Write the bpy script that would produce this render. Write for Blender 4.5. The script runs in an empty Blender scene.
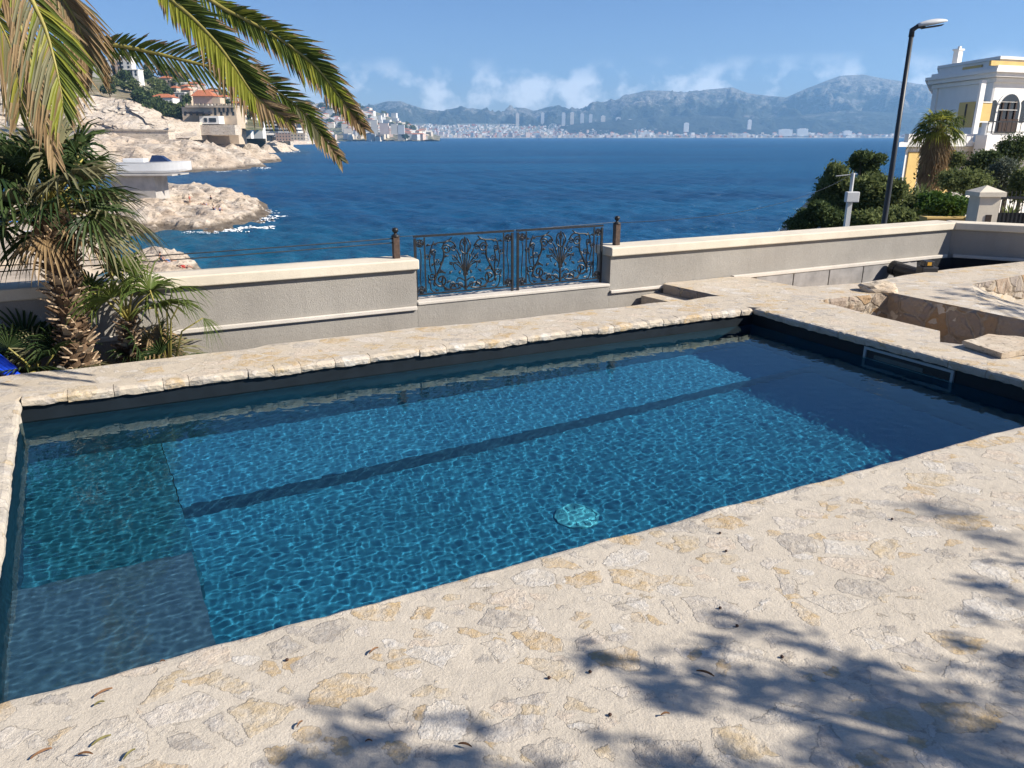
import bpy, math, random
import numpy as np
from mathutils import Vector, Matrix, noise
from mathutils.bvhtree import BVHTree
random.seed(7); np.random.seed(7)
SC = bpy.context.scene
COL = SC.collection
R = math.radians
# ---------------------------------------------------------------- camera maths
F = 769.0; TH = R(17.9); CH = 1.6
SEA = -13.4; WZ = -0.16
cT, sT = math.cos(TH), math.sin(TH)
def ray(u, v):
    a = (u-512)/F; b = (384-v)/F
    return Vector((a, cT+b*sT, -sT+b*cT))
def atz(u, v, z=0.0):
    d = ray(u, v); t = (z-CH)/d.z
    return Vector((d.x*t, d.y*t, z))
def aty(u, v, y):
    d = ray(u, v); t = y/d.y
    return Vector((d.x*t, y, CH+d.z*t))
# sun: direction towards the sun
SUN = Vector((1.32, -0.36, 1.0)).normalized()

# ---------------------------------------------------------------- object helpers
def link(o, parent=None):
    COL.objects.link(o)
    if parent is not None: o.parent = parent
    return o
def tag(o, label=None, cat=None, group=None, kind=None):
    if label: o['label'] = label
    if cat: o['category'] = cat
    if group: o['group'] = group
    if kind: o['kind'] = kind
    return o
def thing(name, label, cat, loc=(0,0,0), group=None, rz=0):
    o = bpy.data.objects.new(name, None); o.empty_display_size = 0.1
    o.location = loc; o.rotation_euler = (0,0,rz)
    link(o); tag(o, label, cat, group); return o
def dup(root, loc, rz=None, label=None, scale=None):
    r = root.copy(); link(r); r.location = loc
    if rz is not None: r.rotation_euler = (0,0,rz)
    if label: r['label'] = label
    if scale is not None: r.scale = scale if hasattr(scale,'__len__') else (scale,)*3
    for ch in list(root.children):
        c = ch.copy(); COL.objects.link(c); c.parent = r
        for g in list(ch.children):
            d = g.copy(); COL.objects.link(d); d.parent = c
    return r
class MB:
    def __init__(s): s.v=[]; s.f=[]; s.m=[]
    def add(s, vs, fs, m=0):
        o=len(s.v); s.v += [tuple(v) for v in vs]; s.f += [tuple(i+o for i in f) for f in fs]; s.m += [m]*len(fs)
    def box(s, c, d, rz=0.0, m=0, rot=None):
        M = rot if rot is not None else Matrix.Rotation(rz,3,'Z')
        vs=[Vector(c)+M@Vector((x*d[0]/2,y*d[1]/2,z*d[2]/2)) for x in(-1,1) for y in(-1,1) for z in(-1,1)]
        s.add(vs,[(0,1,3,2),(4,6,7,5),(0,4,5,1),(2,3,7,6),(0,2,6,4),(1,5,7,3)],m)
    def prism(s, poly, z0, z1, m=0, bottom=True):
        n=len(poly)
        A=sum(poly[i][0]*poly[(i+1)%n][1]-poly[(i+1)%n][0]*poly[i][1] for i in range(n))
        if A<0: poly=poly[::-1]
        vs=[(p[0],p[1],z1) for p in poly]+[(p[0],p[1],z0) for p in poly]
        fs=[tuple(range(n))]+[(n+i,n+(i+1)%n,(i+1)%n,i) for i in range(n)]
        if bottom: fs.append(tuple(range(2*n-1,n-1,-1)))
        s.add(vs,fs,m)
    def tube(s, pts, r, n=6, m=0, cap=True):
        pts=[Vector(p) for p in pts]; k=len(pts)
        rs=r if hasattr(r,'__len__') else [r]*k
        vs=[]; up=None
        for i,p in enumerate(pts):
            t=(pts[min(i+1,k-1)]-pts[max(i-1,0)])
            if t.length<1e-9: t=Vector((0,0,1))
            t.normalize()
            if up is None:
                up=Vector((0,0,1)) if abs(t.z)<.9 else Vector((1,0,0))
            a=t.cross(up); 
            if a.length<1e-6: a=t.orthogonal()
            a.normalize(); b=t.cross(a); b.normalize(); up=-b if False else up
            for j in range(n):
                q=2*math.pi*j/n
                vs.append(p+(a*math.cos(q)+b*math.sin(q))*rs[i])
        fs=[(i*n+j,i*n+(j+1)%n,(i+1)*n+(j+1)%n,(i+1)*n+j) for i in range(k-1) for j in range(n)]
        if cap:
            fs.append(tuple(range(n-1,-1,-1))); fs.append(tuple((k-1)*n+j for j in range(n)))
        s.add(vs,fs,m)
    def lathe(s, c, prof, n=12, m=0):
        vs=[]; k=len(prof)
        for (r,z) in prof:
            for j in range(n):
                q=2*math.pi*j/n; vs.append((c[0]+r*math.cos(q),c[1]+r*math.sin(q),c[2]+z))
        fs=[(i*n+j,i*n+(j+1)%n,(i+1)*n+(j+1)%n,(i+1)*n+j) for i in range(k-1) for j in range(n)]
        fs.append(tuple(range(n-1,-1,-1))); fs.append(tuple((k-1)*n+j for j in range(n)))
        s.add(vs,fs,m)
    def build(s, name, mats, parent=None, smooth=False):
        me=bpy.data.meshes.new(name); me.from_pydata(s.v,[],s.f)
        mats=mats if isinstance(mats,(list,tuple)) else [mats]
        for m in mats: me.materials.append(m)
        if len(mats)>1: me.polygons.foreach_set('material_index',s.m)
        me.polygons.foreach_set('use_smooth',[smooth]*len(me.polygons))
        me.update()
        return link(bpy.data.objects.new(name,me),parent)
def bevel(o, w, seg=2, angle=40):
    b=o.modifiers.new('bevel','BEVEL'); b.width=w; b.segments=seg; b.limit_method='ANGLE'; b.angle_limit=R(angle); return o
def np_mesh(name, V, Fq, mats, parent=None, smooth=False, midx=None):
    """V (N,3) float, Fq (M,4) int quads"""
    me=bpy.data.meshes.new(name); M=len(Fq)
    me.vertices.add(len(V)); me.vertices.foreach_set('co',np.asarray(V,np.float32).ravel())
    me.loops.add(M*4); me.loops.foreach_set('vertex_index',np.asarray(Fq,np.int32).ravel())
    me.polygons.add(M); me.polygons.foreach_set('loop_start',np.arange(0,M*4,4,dtype=np.int32))
    me.polygons.foreach_set('loop_total',np.full(M,4,np.int32))
    me.polygons.foreach_set('use_smooth',np.full(M,smooth,bool))
    mats=mats if isinstance(mats,(list,tuple)) else [mats]
    for m in mats: me.materials.append(m)
    if midx is not None: me.polygons.foreach_set('material_index',np.asarray(midx,np.int32))
    me.update(calc_edges=True); me.validate()
    return link(bpy.data.objects.new(name,me),parent)
def grid_faces(nx, ny):
    i=np.arange(nx-1)[None,:]; j=np.arange(ny-1)[:,None]
    a=j*nx+i
    return np.stack([a,a+1,a+nx+1,a+nx],-1).reshape(-1,4)

# ---------------------------------------------------------------- material helpers
class NT:
    def __init__(s, name):
        s.mat=bpy.data.materials.new(name); s.mat.use_nodes=True
        s.t=s.mat.node_tree; s.n=s.t.nodes; s.l=s.t.links
        s.p=s.n['Principled BSDF']; s.out=s.n['Material Output']
    def node(s, typ, **k):
        x=s.n.new(typ)
        for a,b in k.items():
            if a in x.inputs.keys() if isinstance(a,str) and a[0].isupper() else False: x.inputs[a].default_value=b
            else: setattr(x,a,b)
        return x
    def link(s,a,b): s.l.new(a,b)
    def coord(s, kind='Object'):
        return s.n.new('ShaderNodeTexCoord').outputs[kind]
    def mapping(s, vec, scale=(1,1,1), rot=(0,0,0), loc=(0,0,0)):
        m=s.n.new('ShaderNodeMapping'); s.l.new(vec,m.inputs['Vector'])
        m.inputs['Scale'].default_value=scale; m.inputs['Rotation'].default_value=rot; m.inputs['Location'].default_value=loc
        return m.outputs[0]
    def noise(s, vec, scale, detail=4, rough=.55, dist=0.0, out=0):
        x=s.n.new('ShaderNodeTexNoise'); s.l.new(vec,x.inputs['Vector'])
        x.inputs['Scale'].default_value=scale; x.inputs['Detail'].default_value=detail
        x.inputs['Roughness'].default_value=rough; x.inputs['Distortion'].default_value=dist
        return x.outputs[out]
    def vor(s, vec, scale, feature='F1', rnd=1.0):
        x=s.n.new('ShaderNodeTexVoronoi'); x.feature=feature; s.l.new(vec,x.inputs['Vector'])
        x.inputs['Scale'].default_value=scale; x.inputs['Randomness'].default_value=rnd
        return x
    def ramp(s, fac, stops, interp='LINEAR'):
        x=s.n.new('ShaderNodeValToRGB'); s.l.new(fac,x.inputs[0]); cr=x.color_ramp; cr.interpolation=interp
        while len(cr.elements)<len(stops): cr.elements.new(.5)
        for e,(p,c) in zip(cr.elements,stops):
            e.position=p; e.color=(c,c,c,1) if not hasattr(c,'__len__') else (*c,1)
        return x.outputs[0]
    def mix(s, fac, a, b, mode='MIX'):
        x=s.n.new('ShaderNodeMix'); x.data_type='RGBA'; x.blend_type=mode
        for sock,val in ((x.inputs[0],fac),(x.inputs[6],a),(x.inputs[7],b)):
            if hasattr(val,'links') or hasattr(val,'is_linked'): s.l.new(val,sock)
            else: sock.default_value=(*val,1) if hasattr(val,'__len__') else val
        return x.outputs[2]
    def math(s, op, a, b=0.0, c=0.0):
        x=s.n.new('ShaderNodeMath'); x.operation=op
        for sock,val in zip(x.inputs,(a,b,c)):
            if hasattr(val,'is_linked'): s.l.new(val,sock)
            else: sock.default_value=val
        return x.outputs[0]
    def bump(s, h, strength=.3, dist=.01, normal=None):
        x=s.n.new('ShaderNodeBump'); s.l.new(h,x.inputs['Height'])
        x.inputs['Strength'].default_value=strength; x.inputs['Distance'].default_value=dist
        if normal is not None: s.l.new(normal,x.inputs['Normal'])
        return x.outputs[0]
    def done(s, color=None, rough=.8, normal=None, spec=.3, metal=0.0):
        p=s.p
        if color is not None:
            if hasattr(color,'is_linked'): s.l.new(color,p.inputs['Base Color'])
            else: p.inputs['Base Color'].default_value=(*color,1)
        if hasattr(rough,'is_linked'): s.l.new(rough,p.inputs['Roughness'])
        else: p.inputs['Roughness'].default_value=rough
        p.inputs['Specular IOR Level'].default_value=spec; p.inputs['Metallic'].default_value=metal
        if normal is not None: s.l.new(normal,p.inputs['Normal'])
        return s.mat
def m_plain(name, c, rough=.7, var=.25, scale=6, bumpy=.15, spec=.3, metal=0, bd=.005):
    n=NT(name); o=n.coord(); f=n.noise(o,scale,5,.6)
    c2=tuple(max(0,x*(1-var)) for x in c); c3=tuple(min(1,x*(1+var*.6)) for x in c)
    col=n.ramp(f,[(.3,c2),(.7,c3)])
    nb=n.bump(n.noise(o,scale*12,3),bumpy,bd) if bumpy else None
    return n.done(col,rough,nb,spec,metal)

# ---- stones set in mortar (terrace)
def m_terrace(name, dens, scale, mortar, small=.35, bumpk=1.0):
    """stones of several sizes bedded in rough mortar"""
    n=NT(name); o=n.coord()
    wob=n.noise(o,12,6,.66,out=1)
    x=n.n.new('ShaderNodeVectorMath'); x.operation='MULTIPLY_ADD'; n.link(wob,x.inputs[0])
    x.inputs[1].default_value=(.07,.07,.07); n.link(o,x.inputs[2]); wv=x.outputs[0]
    grain=n.noise(o,55,6,.7); grain2=n.noise(o,18,6,.7); jag=n.noise(o,30,6,.7)
    smear=n.ramp(n.noise(o,12,6,.68),[(.40,0.0),(.56,1.0)])
    def layer(sc,dn,loc,m0,m1,rot):
        mp=n.mapping(wv,(1,1.35,1),(0,0,R(rot)),loc)
        V=n.vor(mp,sc); E=n.vor(mp,sc,'DISTANCE_TO_EDGE')
        c=n.n.new('ShaderNodeSeparateColor'); n.link(V.outputs['Color'],c.inputs[0])
        has=n.math('LESS_THAN',c.outputs[0],dn)
        e=n.math('SUBTRACT',E.outputs['Distance'],n.math('MULTIPLY_ADD',c.outputs[2],m1,m0))
        e=n.math('ADD',e,n.math('MULTIPLY',n.math('SUBTRACT',jag,.5),.15))
        body=n.math('MULTIPLY',n.ramp(e,[(.0,0.0),(.022,1.0)]),has)
        col=n.ramp(c.outputs[1],[(0,(.52,.36,.17)),(.13,(.55,.43,.26)),(.24,(.60,.54,.45)),(.36,(.37,.335,.29)),(.50,(.63,.52,.40)),(.63,(.66,.62,.55)),(.74,(.56,.40,.20)),(.84,(.45,.41,.36)),(.93,(.64,.58,.50)),(1,(.40,.35,.30))],'CONSTANT')
        rim=n.math('MULTIPLY',n.ramp(n.math('ABSOLUTE',e),[(0.0,1.0),(.014,0.0)]),has)
        return body,col,rim
    b1,c1,r1=layer(scale,dens,(0,0,0),.05,.17,27)
    b2,c2,r2=layer(scale*2.1,small,(3.3,1.7,.4),.06,.14,-15)
    body=n.math('MAXIMUM',b1,b2); cst=n.mix(b1,c2,c1); rim=n.math('MAXIMUM',r1,n.math('MULTIPLY',r2,n.math('SUBTRACT',1.0,b1)))
    vis=n.math('MULTIPLY',body,n.math('MULTIPLY_ADD',smear,.62,.26))
    cst=n.mix(n.ramp(grain,[(.35,0.0),(.65,1.0)]),n.mix(.5,cst,(.24,.19,.14)),cst)
    cst=n.mix(n.ramp(grain2,[(.45,0.0),(.68,.55)]),cst,(.66,.62,.55))
    mfine=n.noise(o,2.2,6,.6); mf2=n.noise(o,150,3,.75); mf3=n.noise(o,14,6,.7)
    cm=n.ramp(mfine,[(.3,tuple(k*.88 for k in mortar)),(.7,tuple(k*1.08 for k in mortar))])
    cm=n.mix(n.ramp(mf3,[(.35,.35),(.55,0.0)]),cm,tuple(k*.74 for k in mortar))
    cm=n.mix(n.ramp(mf2,[(.32,.35),(.6,0.0)]),cm,tuple(k*.5 for k in mortar))
    col=n.mix(vis,cm,cst)
    rim=n.math('MULTIPLY',rim,n.ramp(n.noise(o,11,3),[(.46,0.0),(.60,.42)]))
    col=n.mix(rim,col,(.19,.15,.11))
    h=n.math('ADD',n.math('MULTIPLY',vis,n.math('MULTIPLY_ADD',grain,.7,.15)),n.math('MULTIPLY',mf2,.22))
    h=n.math('ADD',h,n.math('MULTIPLY',mf3,.75))
    h=n.math('SUBTRACT',h,n.math('MULTIPLY',rim,.7))
    return n.done(col,.88,n.bump(h,.62*bumpk,.02),.2)
M={}
M['terrace']=m_terrace('terrace_stone',.70,5.9,(.555,.49,.395),.34)
M['coping']=m_terrace('coping_stone',.92,4.9,(.55,.475,.372),.4,.8)
def m_wallstone():
    n=NT('rubble_wall'); o=n.coord()
    wob=n.noise(o,6,3,.6,out=1)
    x=n.n.new('ShaderNodeVectorMath'); x.operation='MULTIPLY_ADD'; n.link(wob,x.inputs[0]); x.inputs[1].default_value=(.08,.08,.08); n.link(o,x.inputs[2])
    V=n.vor(x.outputs[0],4.2); E=n.vor(x.outputs[0],4.2,'DISTANCE_TO_EDGE')
    sp=n.n.new('ShaderNodeSeparateColor'); n.link(V.outputs['Color'],sp.inputs[0])
    c=n.ramp(sp.outputs[1],[(0,(.42,.28,.15)),(.3,(.36,.29,.22)),(.55,(.46,.40,.33)),(.8,(.30,.26,.23)),(1,(.48,.36,.25))])
    c=n.mix(n.noise(o,30,5,.7),n.mix(.35,c,(.16,.12,.09)),c)
    mk=n.ramp(E.outputs['Distance'],[(.02,0.0),(.07,1.0)])
    col=n.mix(mk,n.ramp(n.noise(o,40,4),[(.3,(.30,.25,.19)),(.7,(.42,.35,.27))]),c)
    h=n.math('ADD',n.math('MULTIPLY',mk,.6),n.math('MULTIPLY',n.noise(o,22,6,.7),1.0))
    return n.done(col,.9,n.bump(h,.9,.03),.2)
M['rubble']=m_wallstone()
def m_stucco(name,c,k=.5):
    n=NT(name); o=n.coord()
    f=n.noise(o,1.7,5,.6); g=n.noise(o,120,3,.7)
    st=n.noise(n.mapping(o,(3,3,.5)),2.0,4,.6)
    col=n.ramp(f,[(.3,tuple(x*.86 for x in c)),(.7,tuple(x*1.08 for x in c))])
    col=n.mix(n.ramp(st,[(.52,0.0),(.75,.35)]),col,tuple(x*.72 for x in c))
    col=n.mix(n.ramp(g,[(.3,.3),(.6,0.0)]),col,tuple(x*.6 for x in c))
    return n.done(col,.9,n.bump(n.math('ADD',g,n.math('MULTIPLY',n.noise(o,30,3),.6)),k,.012),.2)
M['stucco']=m_stucco('grey_render',(.335,.312,.275))
M['cap']=m_stucco('cream_cap',(.66,.59,.47),.2)
M['sill']=m_stucco('pale_sill',(.60,.55,.48),.3)
M['panel']=m_plain('grey_boards',(.30,.285,.27),.8,.3,5)
M['sand']=m_plain('sandy_fill',(.52,.42,.32),.95,.3,7,.5)
M['soil']=m_plain('garden_soil',(.12,.085,.06),.95,.4,6,.6,bd=.03)
M['pitshade']=m_plain('black_pit_shade',(.018,.019,.022),.55,.3,4)  # black puts the pit's deep shade into the floor and sheet colour
M['blackplastic']=m_plain('black_plastic',(.016,.016,.018),.4,.2,5,.05,.5)
M['yellow']=m_plain('yellow_label',(.65,.34,.04),.5,.1,5,0)
M['iron']=m_plain('black_iron',(.030,.030,.032),.42,.4,25,.2,.5,.4)
M['rustpost']=m_plain('rusty_brown_iron',(.085,.055,.04),.6,.5,30,.3,.4,.2)
M['steel']=m_plain('dull_steel',(.45,.46,.45),.4,.2,20,.05,.5,.7)
M['liner']=None
def m_liner():
    n=NT('dark_pool_liner'); o=n.coord()
    f=n.noise(o,1.3,4,.6)
    col=n.ramp(f,[(.3,(.036,.165,.27)),(.7,(.050,.205,.315))])
    return n.done(col,.75,None,.1)
M['liner']=m_liner()
def m_liner2():
    n=NT('grey_step_liner'); o=n.coord()
    f=n.noise(o,40,4,.6)
    return n.done(n.ramp(f,[(.3,(.065,.10,.145)),(.7,(.10,.14,.19))]),.75,None,.1)
M['stepliner']=m_liner2()
def m_poolwater():
    n=NT('clear_water'); n.n.remove(n.p)
    g=n.n.new('ShaderNodeBsdfGlass'); g.inputs['IOR'].default_value=1.33; g.inputs['Roughness'].default_value=0.0
    g.inputs['Color'].default_value=(.70,.93,.98,1)
    n.link(g.outputs[0],n.out.inputs['Surface']); return n.mat
M['water']=m_poolwater()
def m_sea():
    n=NT('sea_water'); o=n.coord()
    w2=n.noise(n.mapping(o,(.9,1.6,1),(0,0,R(18))),1.0,4,.6)
    w3=n.noise(n.mapping(o,(.004,.022,1)),1.0,4,.6)
    big=n.noise(o,.012,4,.55)
    sep=n.n.new('ShaderNodeSeparateXYZ'); n.link(o,sep.inputs[0])
    # shallow water over pale rock near the left shore is greener
    sh=n.math('ADD',n.math('MULTIPLY',sep.outputs[1],1.0),n.math('MULTIPLY',sep.outputs[0],.95))
    sh=n.math('ADD',sh,n.math('MULTIPLY',n.math('SUBTRACT',big,.5),110))
    deep=n.ramp(w3,[(.35,(.000,.042,.115)),(.65,(.001,.085,.185))])
    col=n.mix(n.ramp(n.math('DIVIDE',sh,260.0),[(.10,1.0),(.5,0.0)]),deep,(.006,.10,.15))
    w1=n.noise(n.mapping(o,(.16,.42,1),(0,0,R(18))),1.0,6,.66)
    nb=n.bump(n.math('ADD',w2,n.math('MULTIPLY',w1,4.0)),1.0,.34)
    n.n.remove(n.p)
    df=n.n.new('ShaderNodeBsdfDiffuse'); n.link(col,df.inputs[0]); n.link(nb,df.inputs['Normal'])
    gl=n.n.new('ShaderNodeBsdfGlossy'); gl.inputs['Roughness'].default_value=.22; gl.inputs[0].default_value=(.80,.93,1,1); n.link(nb,gl.inputs['Normal'])
    fr=n.n.new('ShaderNodeFresnel'); fr.inputs['IOR'].default_value=1.33; n.link(nb,fr.inputs['Normal'])
    mx=n.n.new('ShaderNodeMixShader'); n.link(n.math('MINIMUM',n.math('MULTIPLY',fr.outputs[0],.62),.27),mx.inputs[0]); n.link(df.outputs[0],mx.inputs[1]); n.link(gl.outputs[0],mx.inputs[2])
    n.link(mx.outputs[0],n.out.inputs['Surface']); return n.mat
M['sea']=m_sea()
def m_rock(name, sc, a=(.50,.42,.33), b=(.30,.245,.19), c=(.62,.55,.46), wet=None, bd=1.0, strata=True):
    n=NT(name); o=n.coord()
    mp=n.mapping(o,(sc,sc,sc*2.6),(R(20),R(-25),0))
    f=n.noise(mp,1.0,7,.65); g=n.noise(o,sc*.35,4,.6); cr=n.noise(mp,3.3,6,.7)
    col=n.ramp(f,[(.32,b),(.47,a),(.68,c)])
    col=n.mix(n.ramp(g,[(.4,0.0),(.7,.5)]),col,(.47,.34,.23))
    col=n.mix(n.ramp(cr,[(.35,.85),(.46,0.0)]),col,(.13,.10,.075))  # crevice shading put into the rock colour
    if wet is not None:
        ge=n.n.new('ShaderNodeNewGeometry'); sp=n.n.new('ShaderNodeSeparateXYZ'); n.link(ge.outputs['Position'],sp.inputs[0])
        hz=n.math('SUBTRACT',sp.outputs[2],SEA); hz=n.math('ADD',hz,n.math('MULTIPLY',n.math('SUBTRACT',f,.5),1.5))
        col=n.mix(n.ramp(n.math('DIVIDE',hz,wet*2),[(.25,.8),(.6,0.0)]),col,(.06,.045,.03))
    h=n.math('ADD',f,n.math('MULTIPLY',cr,.5))
    return n.done(col,.9,n.bump(h,.8,bd),.2)
M['rock']=m_rock('shore_rock',.35,wet=1.0,bd=.8)
M['rockfar']=m_rock('headland_rock',.12,wet=1.6,bd=2.5)
M['cliff']=m_rock('cliff_rock',.10,(.56,.48,.38),(.40,.33,.26),(.64,.57,.48),bd=2.0)
M['masonry']=m_rock('sea_wall_stone',.30,(.60,.53,.43),(.46,.40,.32),(.66,.59,.50),bd=.4)
M['concrete']=m_plain('weathered_concrete',(.46,.43,.39),.9,.25,.5,.2,bd=.05)
M['lightstone']=m_plain('pale_stone_slabs',(.42,.35,.27),.9,.4,.35,.4,bd=.1)
def m_leaf(name, dark, light, trans=.25, rough=.5):
    n=NT(name); g=n.n.new('ShaderNodeNewGeometry')
    col=n.ramp(g.outputs['Random Per Island'],[(0,dark),(1,light)])
    m=n.done(col,rough,None,.12)
    t=n.n.new('ShaderNodeBsdfTranslucent'); n.link(n.mix(.5,col,light),t.inputs[0])
    mx=n.n.new('ShaderNodeMixShader'); mx.inputs[0].default_value=trans
    n.link(n.p.outputs[0],mx.inputs[1]); n.link(t.outputs[0],mx.inputs[2]); n.link(mx.outputs[0],n.out.inputs[0])
    return m
M['leaf']=m_leaf('evergreen_leaf',(.05,.075,.022),(.20,.23,.085),.38,.75)
M['leafdark']=m_leaf('dark_evergreen_leaf',(.028,.05,.018),(.105,.14,.05),.32,.75)
M['leafgrey']=m_leaf('silver_leaf',(.06,.075,.05),(.14,.16,.11))
M['leafbright']=m_leaf('bright_leaf',(.04,.085,.015),(.11,.18,.035))
M['pine']=m_leaf('pine_needles',(.020,.036,.014),(.06,.085,.03))
M['fan']=m_leaf('fan_palm_leaf',(.022,.045,.016),(.07,.10,.035),.2,.4)
M['fanlight']=m_leaf('young_fan_leaf',(.06,.10,.02),(.14,.17,.045),.3,.4)
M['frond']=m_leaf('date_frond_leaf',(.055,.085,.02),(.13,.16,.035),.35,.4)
M['frondlit']=m_leaf('sunlit_frond_leaf',(.20,.24,.03),(.38,.37,.07),.45,.4)  # brighter copy of the frond leaf, sunlight put into the colour
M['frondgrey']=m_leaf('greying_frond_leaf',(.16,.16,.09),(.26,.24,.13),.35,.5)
M['dead']=m_leaf('dry_palm_leaf',(.20,.13,.065),(.40,.29,.16),.3,.7)
M['rachis']=m_plain('frond_midrib',(.30,.26,.07),.5,.3,10,.1)
M['fibre']=m_plain('palm_leaf_bases',(.15,.095,.055),.9,.5,18,.6,bd=.01)
M['fibrelight']=m_plain('cut_leaf_bases',(.46,.34,.22),.9,.35,25,.5,bd=.01)
M['bark']=m_plain('tree_bark',(.13,.095,.07),.95,.4,12,.7,bd=.02)
M['white']=m_plain('white_paint',(.80,.775,.72),.7,.06,1.5,.1)
M['whiteshade']=m_plain('off_white_render',(.70,.67,.61),.8,.12,.6,.1)
M['ochre']=m_plain('yellow_paint',(.66,.46,.17),.75,.12,1.5,.1)
M['glassdark']=m_plain('dark_window_glass',(.02,.025,.035),.12,.2,1,0,.6)
M['doorwood']=m_plain('dark_brown_wood',(.05,.03,.02),.5,.3,6,.1)
M['tile']=m_plain('terracotta_roof',(.46,.16,.075),.85,.3,1.2,.3,bd=.05)
M['beige']=m_plain('beige_render',(.56,.45,.33),.85,.15,.4,.1)
M['pinkwall']=m_plain('pale_pink_render',(.58,.43,.35),.85,.15,.4,.1)
M['redcloth']=m_plain('red_cloth',(.5,.05,.04),.8,.2,3,0)
M['bluecloth']=m_plain('blue_cloth',(.06,.22,.55),.8,.2,3,0)
M['darkcloth']=m_plain('dark_cloth',(.02,.02,.03),.8,.2,3,0)
M['skin']=m_plain('skin',(.45,.26,.18),.6,.1,3,0)
M['bluehose']=m_plain('blue_hose',(.015,.07,.62),.35,.1,6,0,.5)
M['lampgrey']=m_plain('dark_grey_lamp_paint',(.028,.032,.036),.45,.2,3,0,.4)
M['lampglass']=m_plain('lamp_lens',(.45,.47,.48),.25,.1,3,0,.5)
M['boxgrey']=m_plain('light_grey_plastic',(.6,.6,.58),.5,.08,3,0)
M['boatwhite']=m_plain('boat_gelcoat',(.80,.80,.78),.25,.04,1,0,.5)
M['foam']=m_plain('sea_foam',(.8,.82,.82),.8,.1,2,.3)
M['deadleaf']=m_plain('fallen_leaf',(.20,.10,.045),.7,.4,40,0)
M['greenleaf']=m_plain('fallen_olive_leaf',(.17,.15,.05),.7,.4,40,0)
M['berry']=m_plain('dark_seed',(.06,.03,.02),.7,.3,40,0)
M['loosestone']=m_rock('loose_limestone',7,(.52,.44,.33),(.40,.33,.24),(.60,.53,.42),bd=.012)
def m_facade(name, wall, win=(.10,.11,.13), sx=3.2, sz=3.0):
    n=NT(name); o=n.coord()
    sp=n.n.new('ShaderNodeSeparateXYZ'); n.link(o,sp.inputs[0])
    hx=n.math('ADD',sp.outputs[0],sp.outputs[1])
    fx=n.math('FRACT',n.math('DIVIDE',hx,sx)); fz=n.math('FRACT',n.math('DIVIDE',sp.outputs[2],sz))
    a=n.math('MULTIPLY',n.math('GREATER_THAN',fx,.3),n.math('LESS_THAN',fx,.72))
    b=n.math('MULTIPLY',n.math('GREATER_THAN',fz,.3),n.math('LESS_THAN',fz,.8))
    ge=n.n.new('ShaderNodeNewGeometry'); s2=n.n.new('ShaderNodeSeparateXYZ'); n.link(ge.outputs['Normal'],s2.inputs[0])
    side=n.math('LESS_THAN',n.math('ABSOLUTE',s2.outputs[2]),.5)
    mk=n.math('MULTIPLY',n.math('MULTIPLY',a,b),side)
    inf=n.n.new('ShaderNodeObjectInfo')
    w=n.mix(n.math('MULTIPLY',inf.outputs['Random'],.6),wall,tuple(x*.72 for x in wall))
    w=n.mix(n.math('MULTIPLY',n.noise(o,.15,4),.3),w,tuple(x*.7 for x in wall))
    return n.done(n.mix(mk,w,win),.8,None,.2)
M['far_white']=m_plain('plain_white_walls',(.74,.72,.68),.9,.12,.03,0)  # plain wall colours for distant buildings
M['far_cream']=m_plain('plain_cream_walls',(.68,.60,.49),.9,.12,.03,0)
M['far_pink']=m_plain('plain_pink_walls',(.62,.48,.40),.9,.12,.03,0)
M['far_grey']=m_plain('plain_grey_walls',(.56,.55,.53),.9,.12,.03,0)
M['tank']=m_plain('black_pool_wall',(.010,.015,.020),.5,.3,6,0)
M['skimgrey']=m_plain('grey_skimmer_plastic',(.36,.40,.39),.5,.1,5,0)
M['fac_white']=m_facade('white_facade',(.66,.63,.58))
M['fac_cream']=m_facade('cream_facade',(.60,.51,.40))
M['fac_pink']=m_facade('pinkish_facade',(.56,.42,.34))
M['fac_grey']=m_facade('grey_facade',(.50,.49,.47))
HAZE=1e-4; HX=9000; HY0=-60; HY1=9600; HTOP=700; CLOUD=(14,14.4,15); SKYS=.056; SUNS=5.0; EXPO=.7
# ================================================================ pool and terrace
def v2(p): return Vector((p[0],p[1]))
def isect(p,d,q,e):
    c=d.x*e.y-d.y*e.x; w=q-p; t=(w.x*e.y-w.y*e.x)/c; return p+d*t
nA,nB=v2(atz(0,700.7)),v2(atz(1024,423.6)); FL,FR=v2(atz(20.5,400)),v2(atz(753,308.7))
rB=v2(atz(1020,379)); lB=v2(atz(0,555))
NL=isect(nA,nB-nA,FL,lB-FL); NR=isect(nA,nB-nA,FR,rB-FR)
dn=(nB-nA).normalized(); df=(FR-FL).normalized(); dr=(rB-FR).normalized(); dl=(lB-FL).normalized()
def off(d,left=True): return Vector((-d.y,d.x)) if left else Vector((d.y,-d.x))
nf=off(df)                     # away from the pool on the far side
nr=off(dr); nl=off(dl,False)   # away from the pool right / left
W0=v2(atz(734,276)); W1=v2(atz(948,254.6)); wa=(W1-W0).normalized(); wn=Vector((wa.y,-wa.x))
def wp(s,o=0.0): return W0+wa*s+wn*o       # point on the parapet's inner face
DB=-0.055                                  # underside of the coping lip
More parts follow.
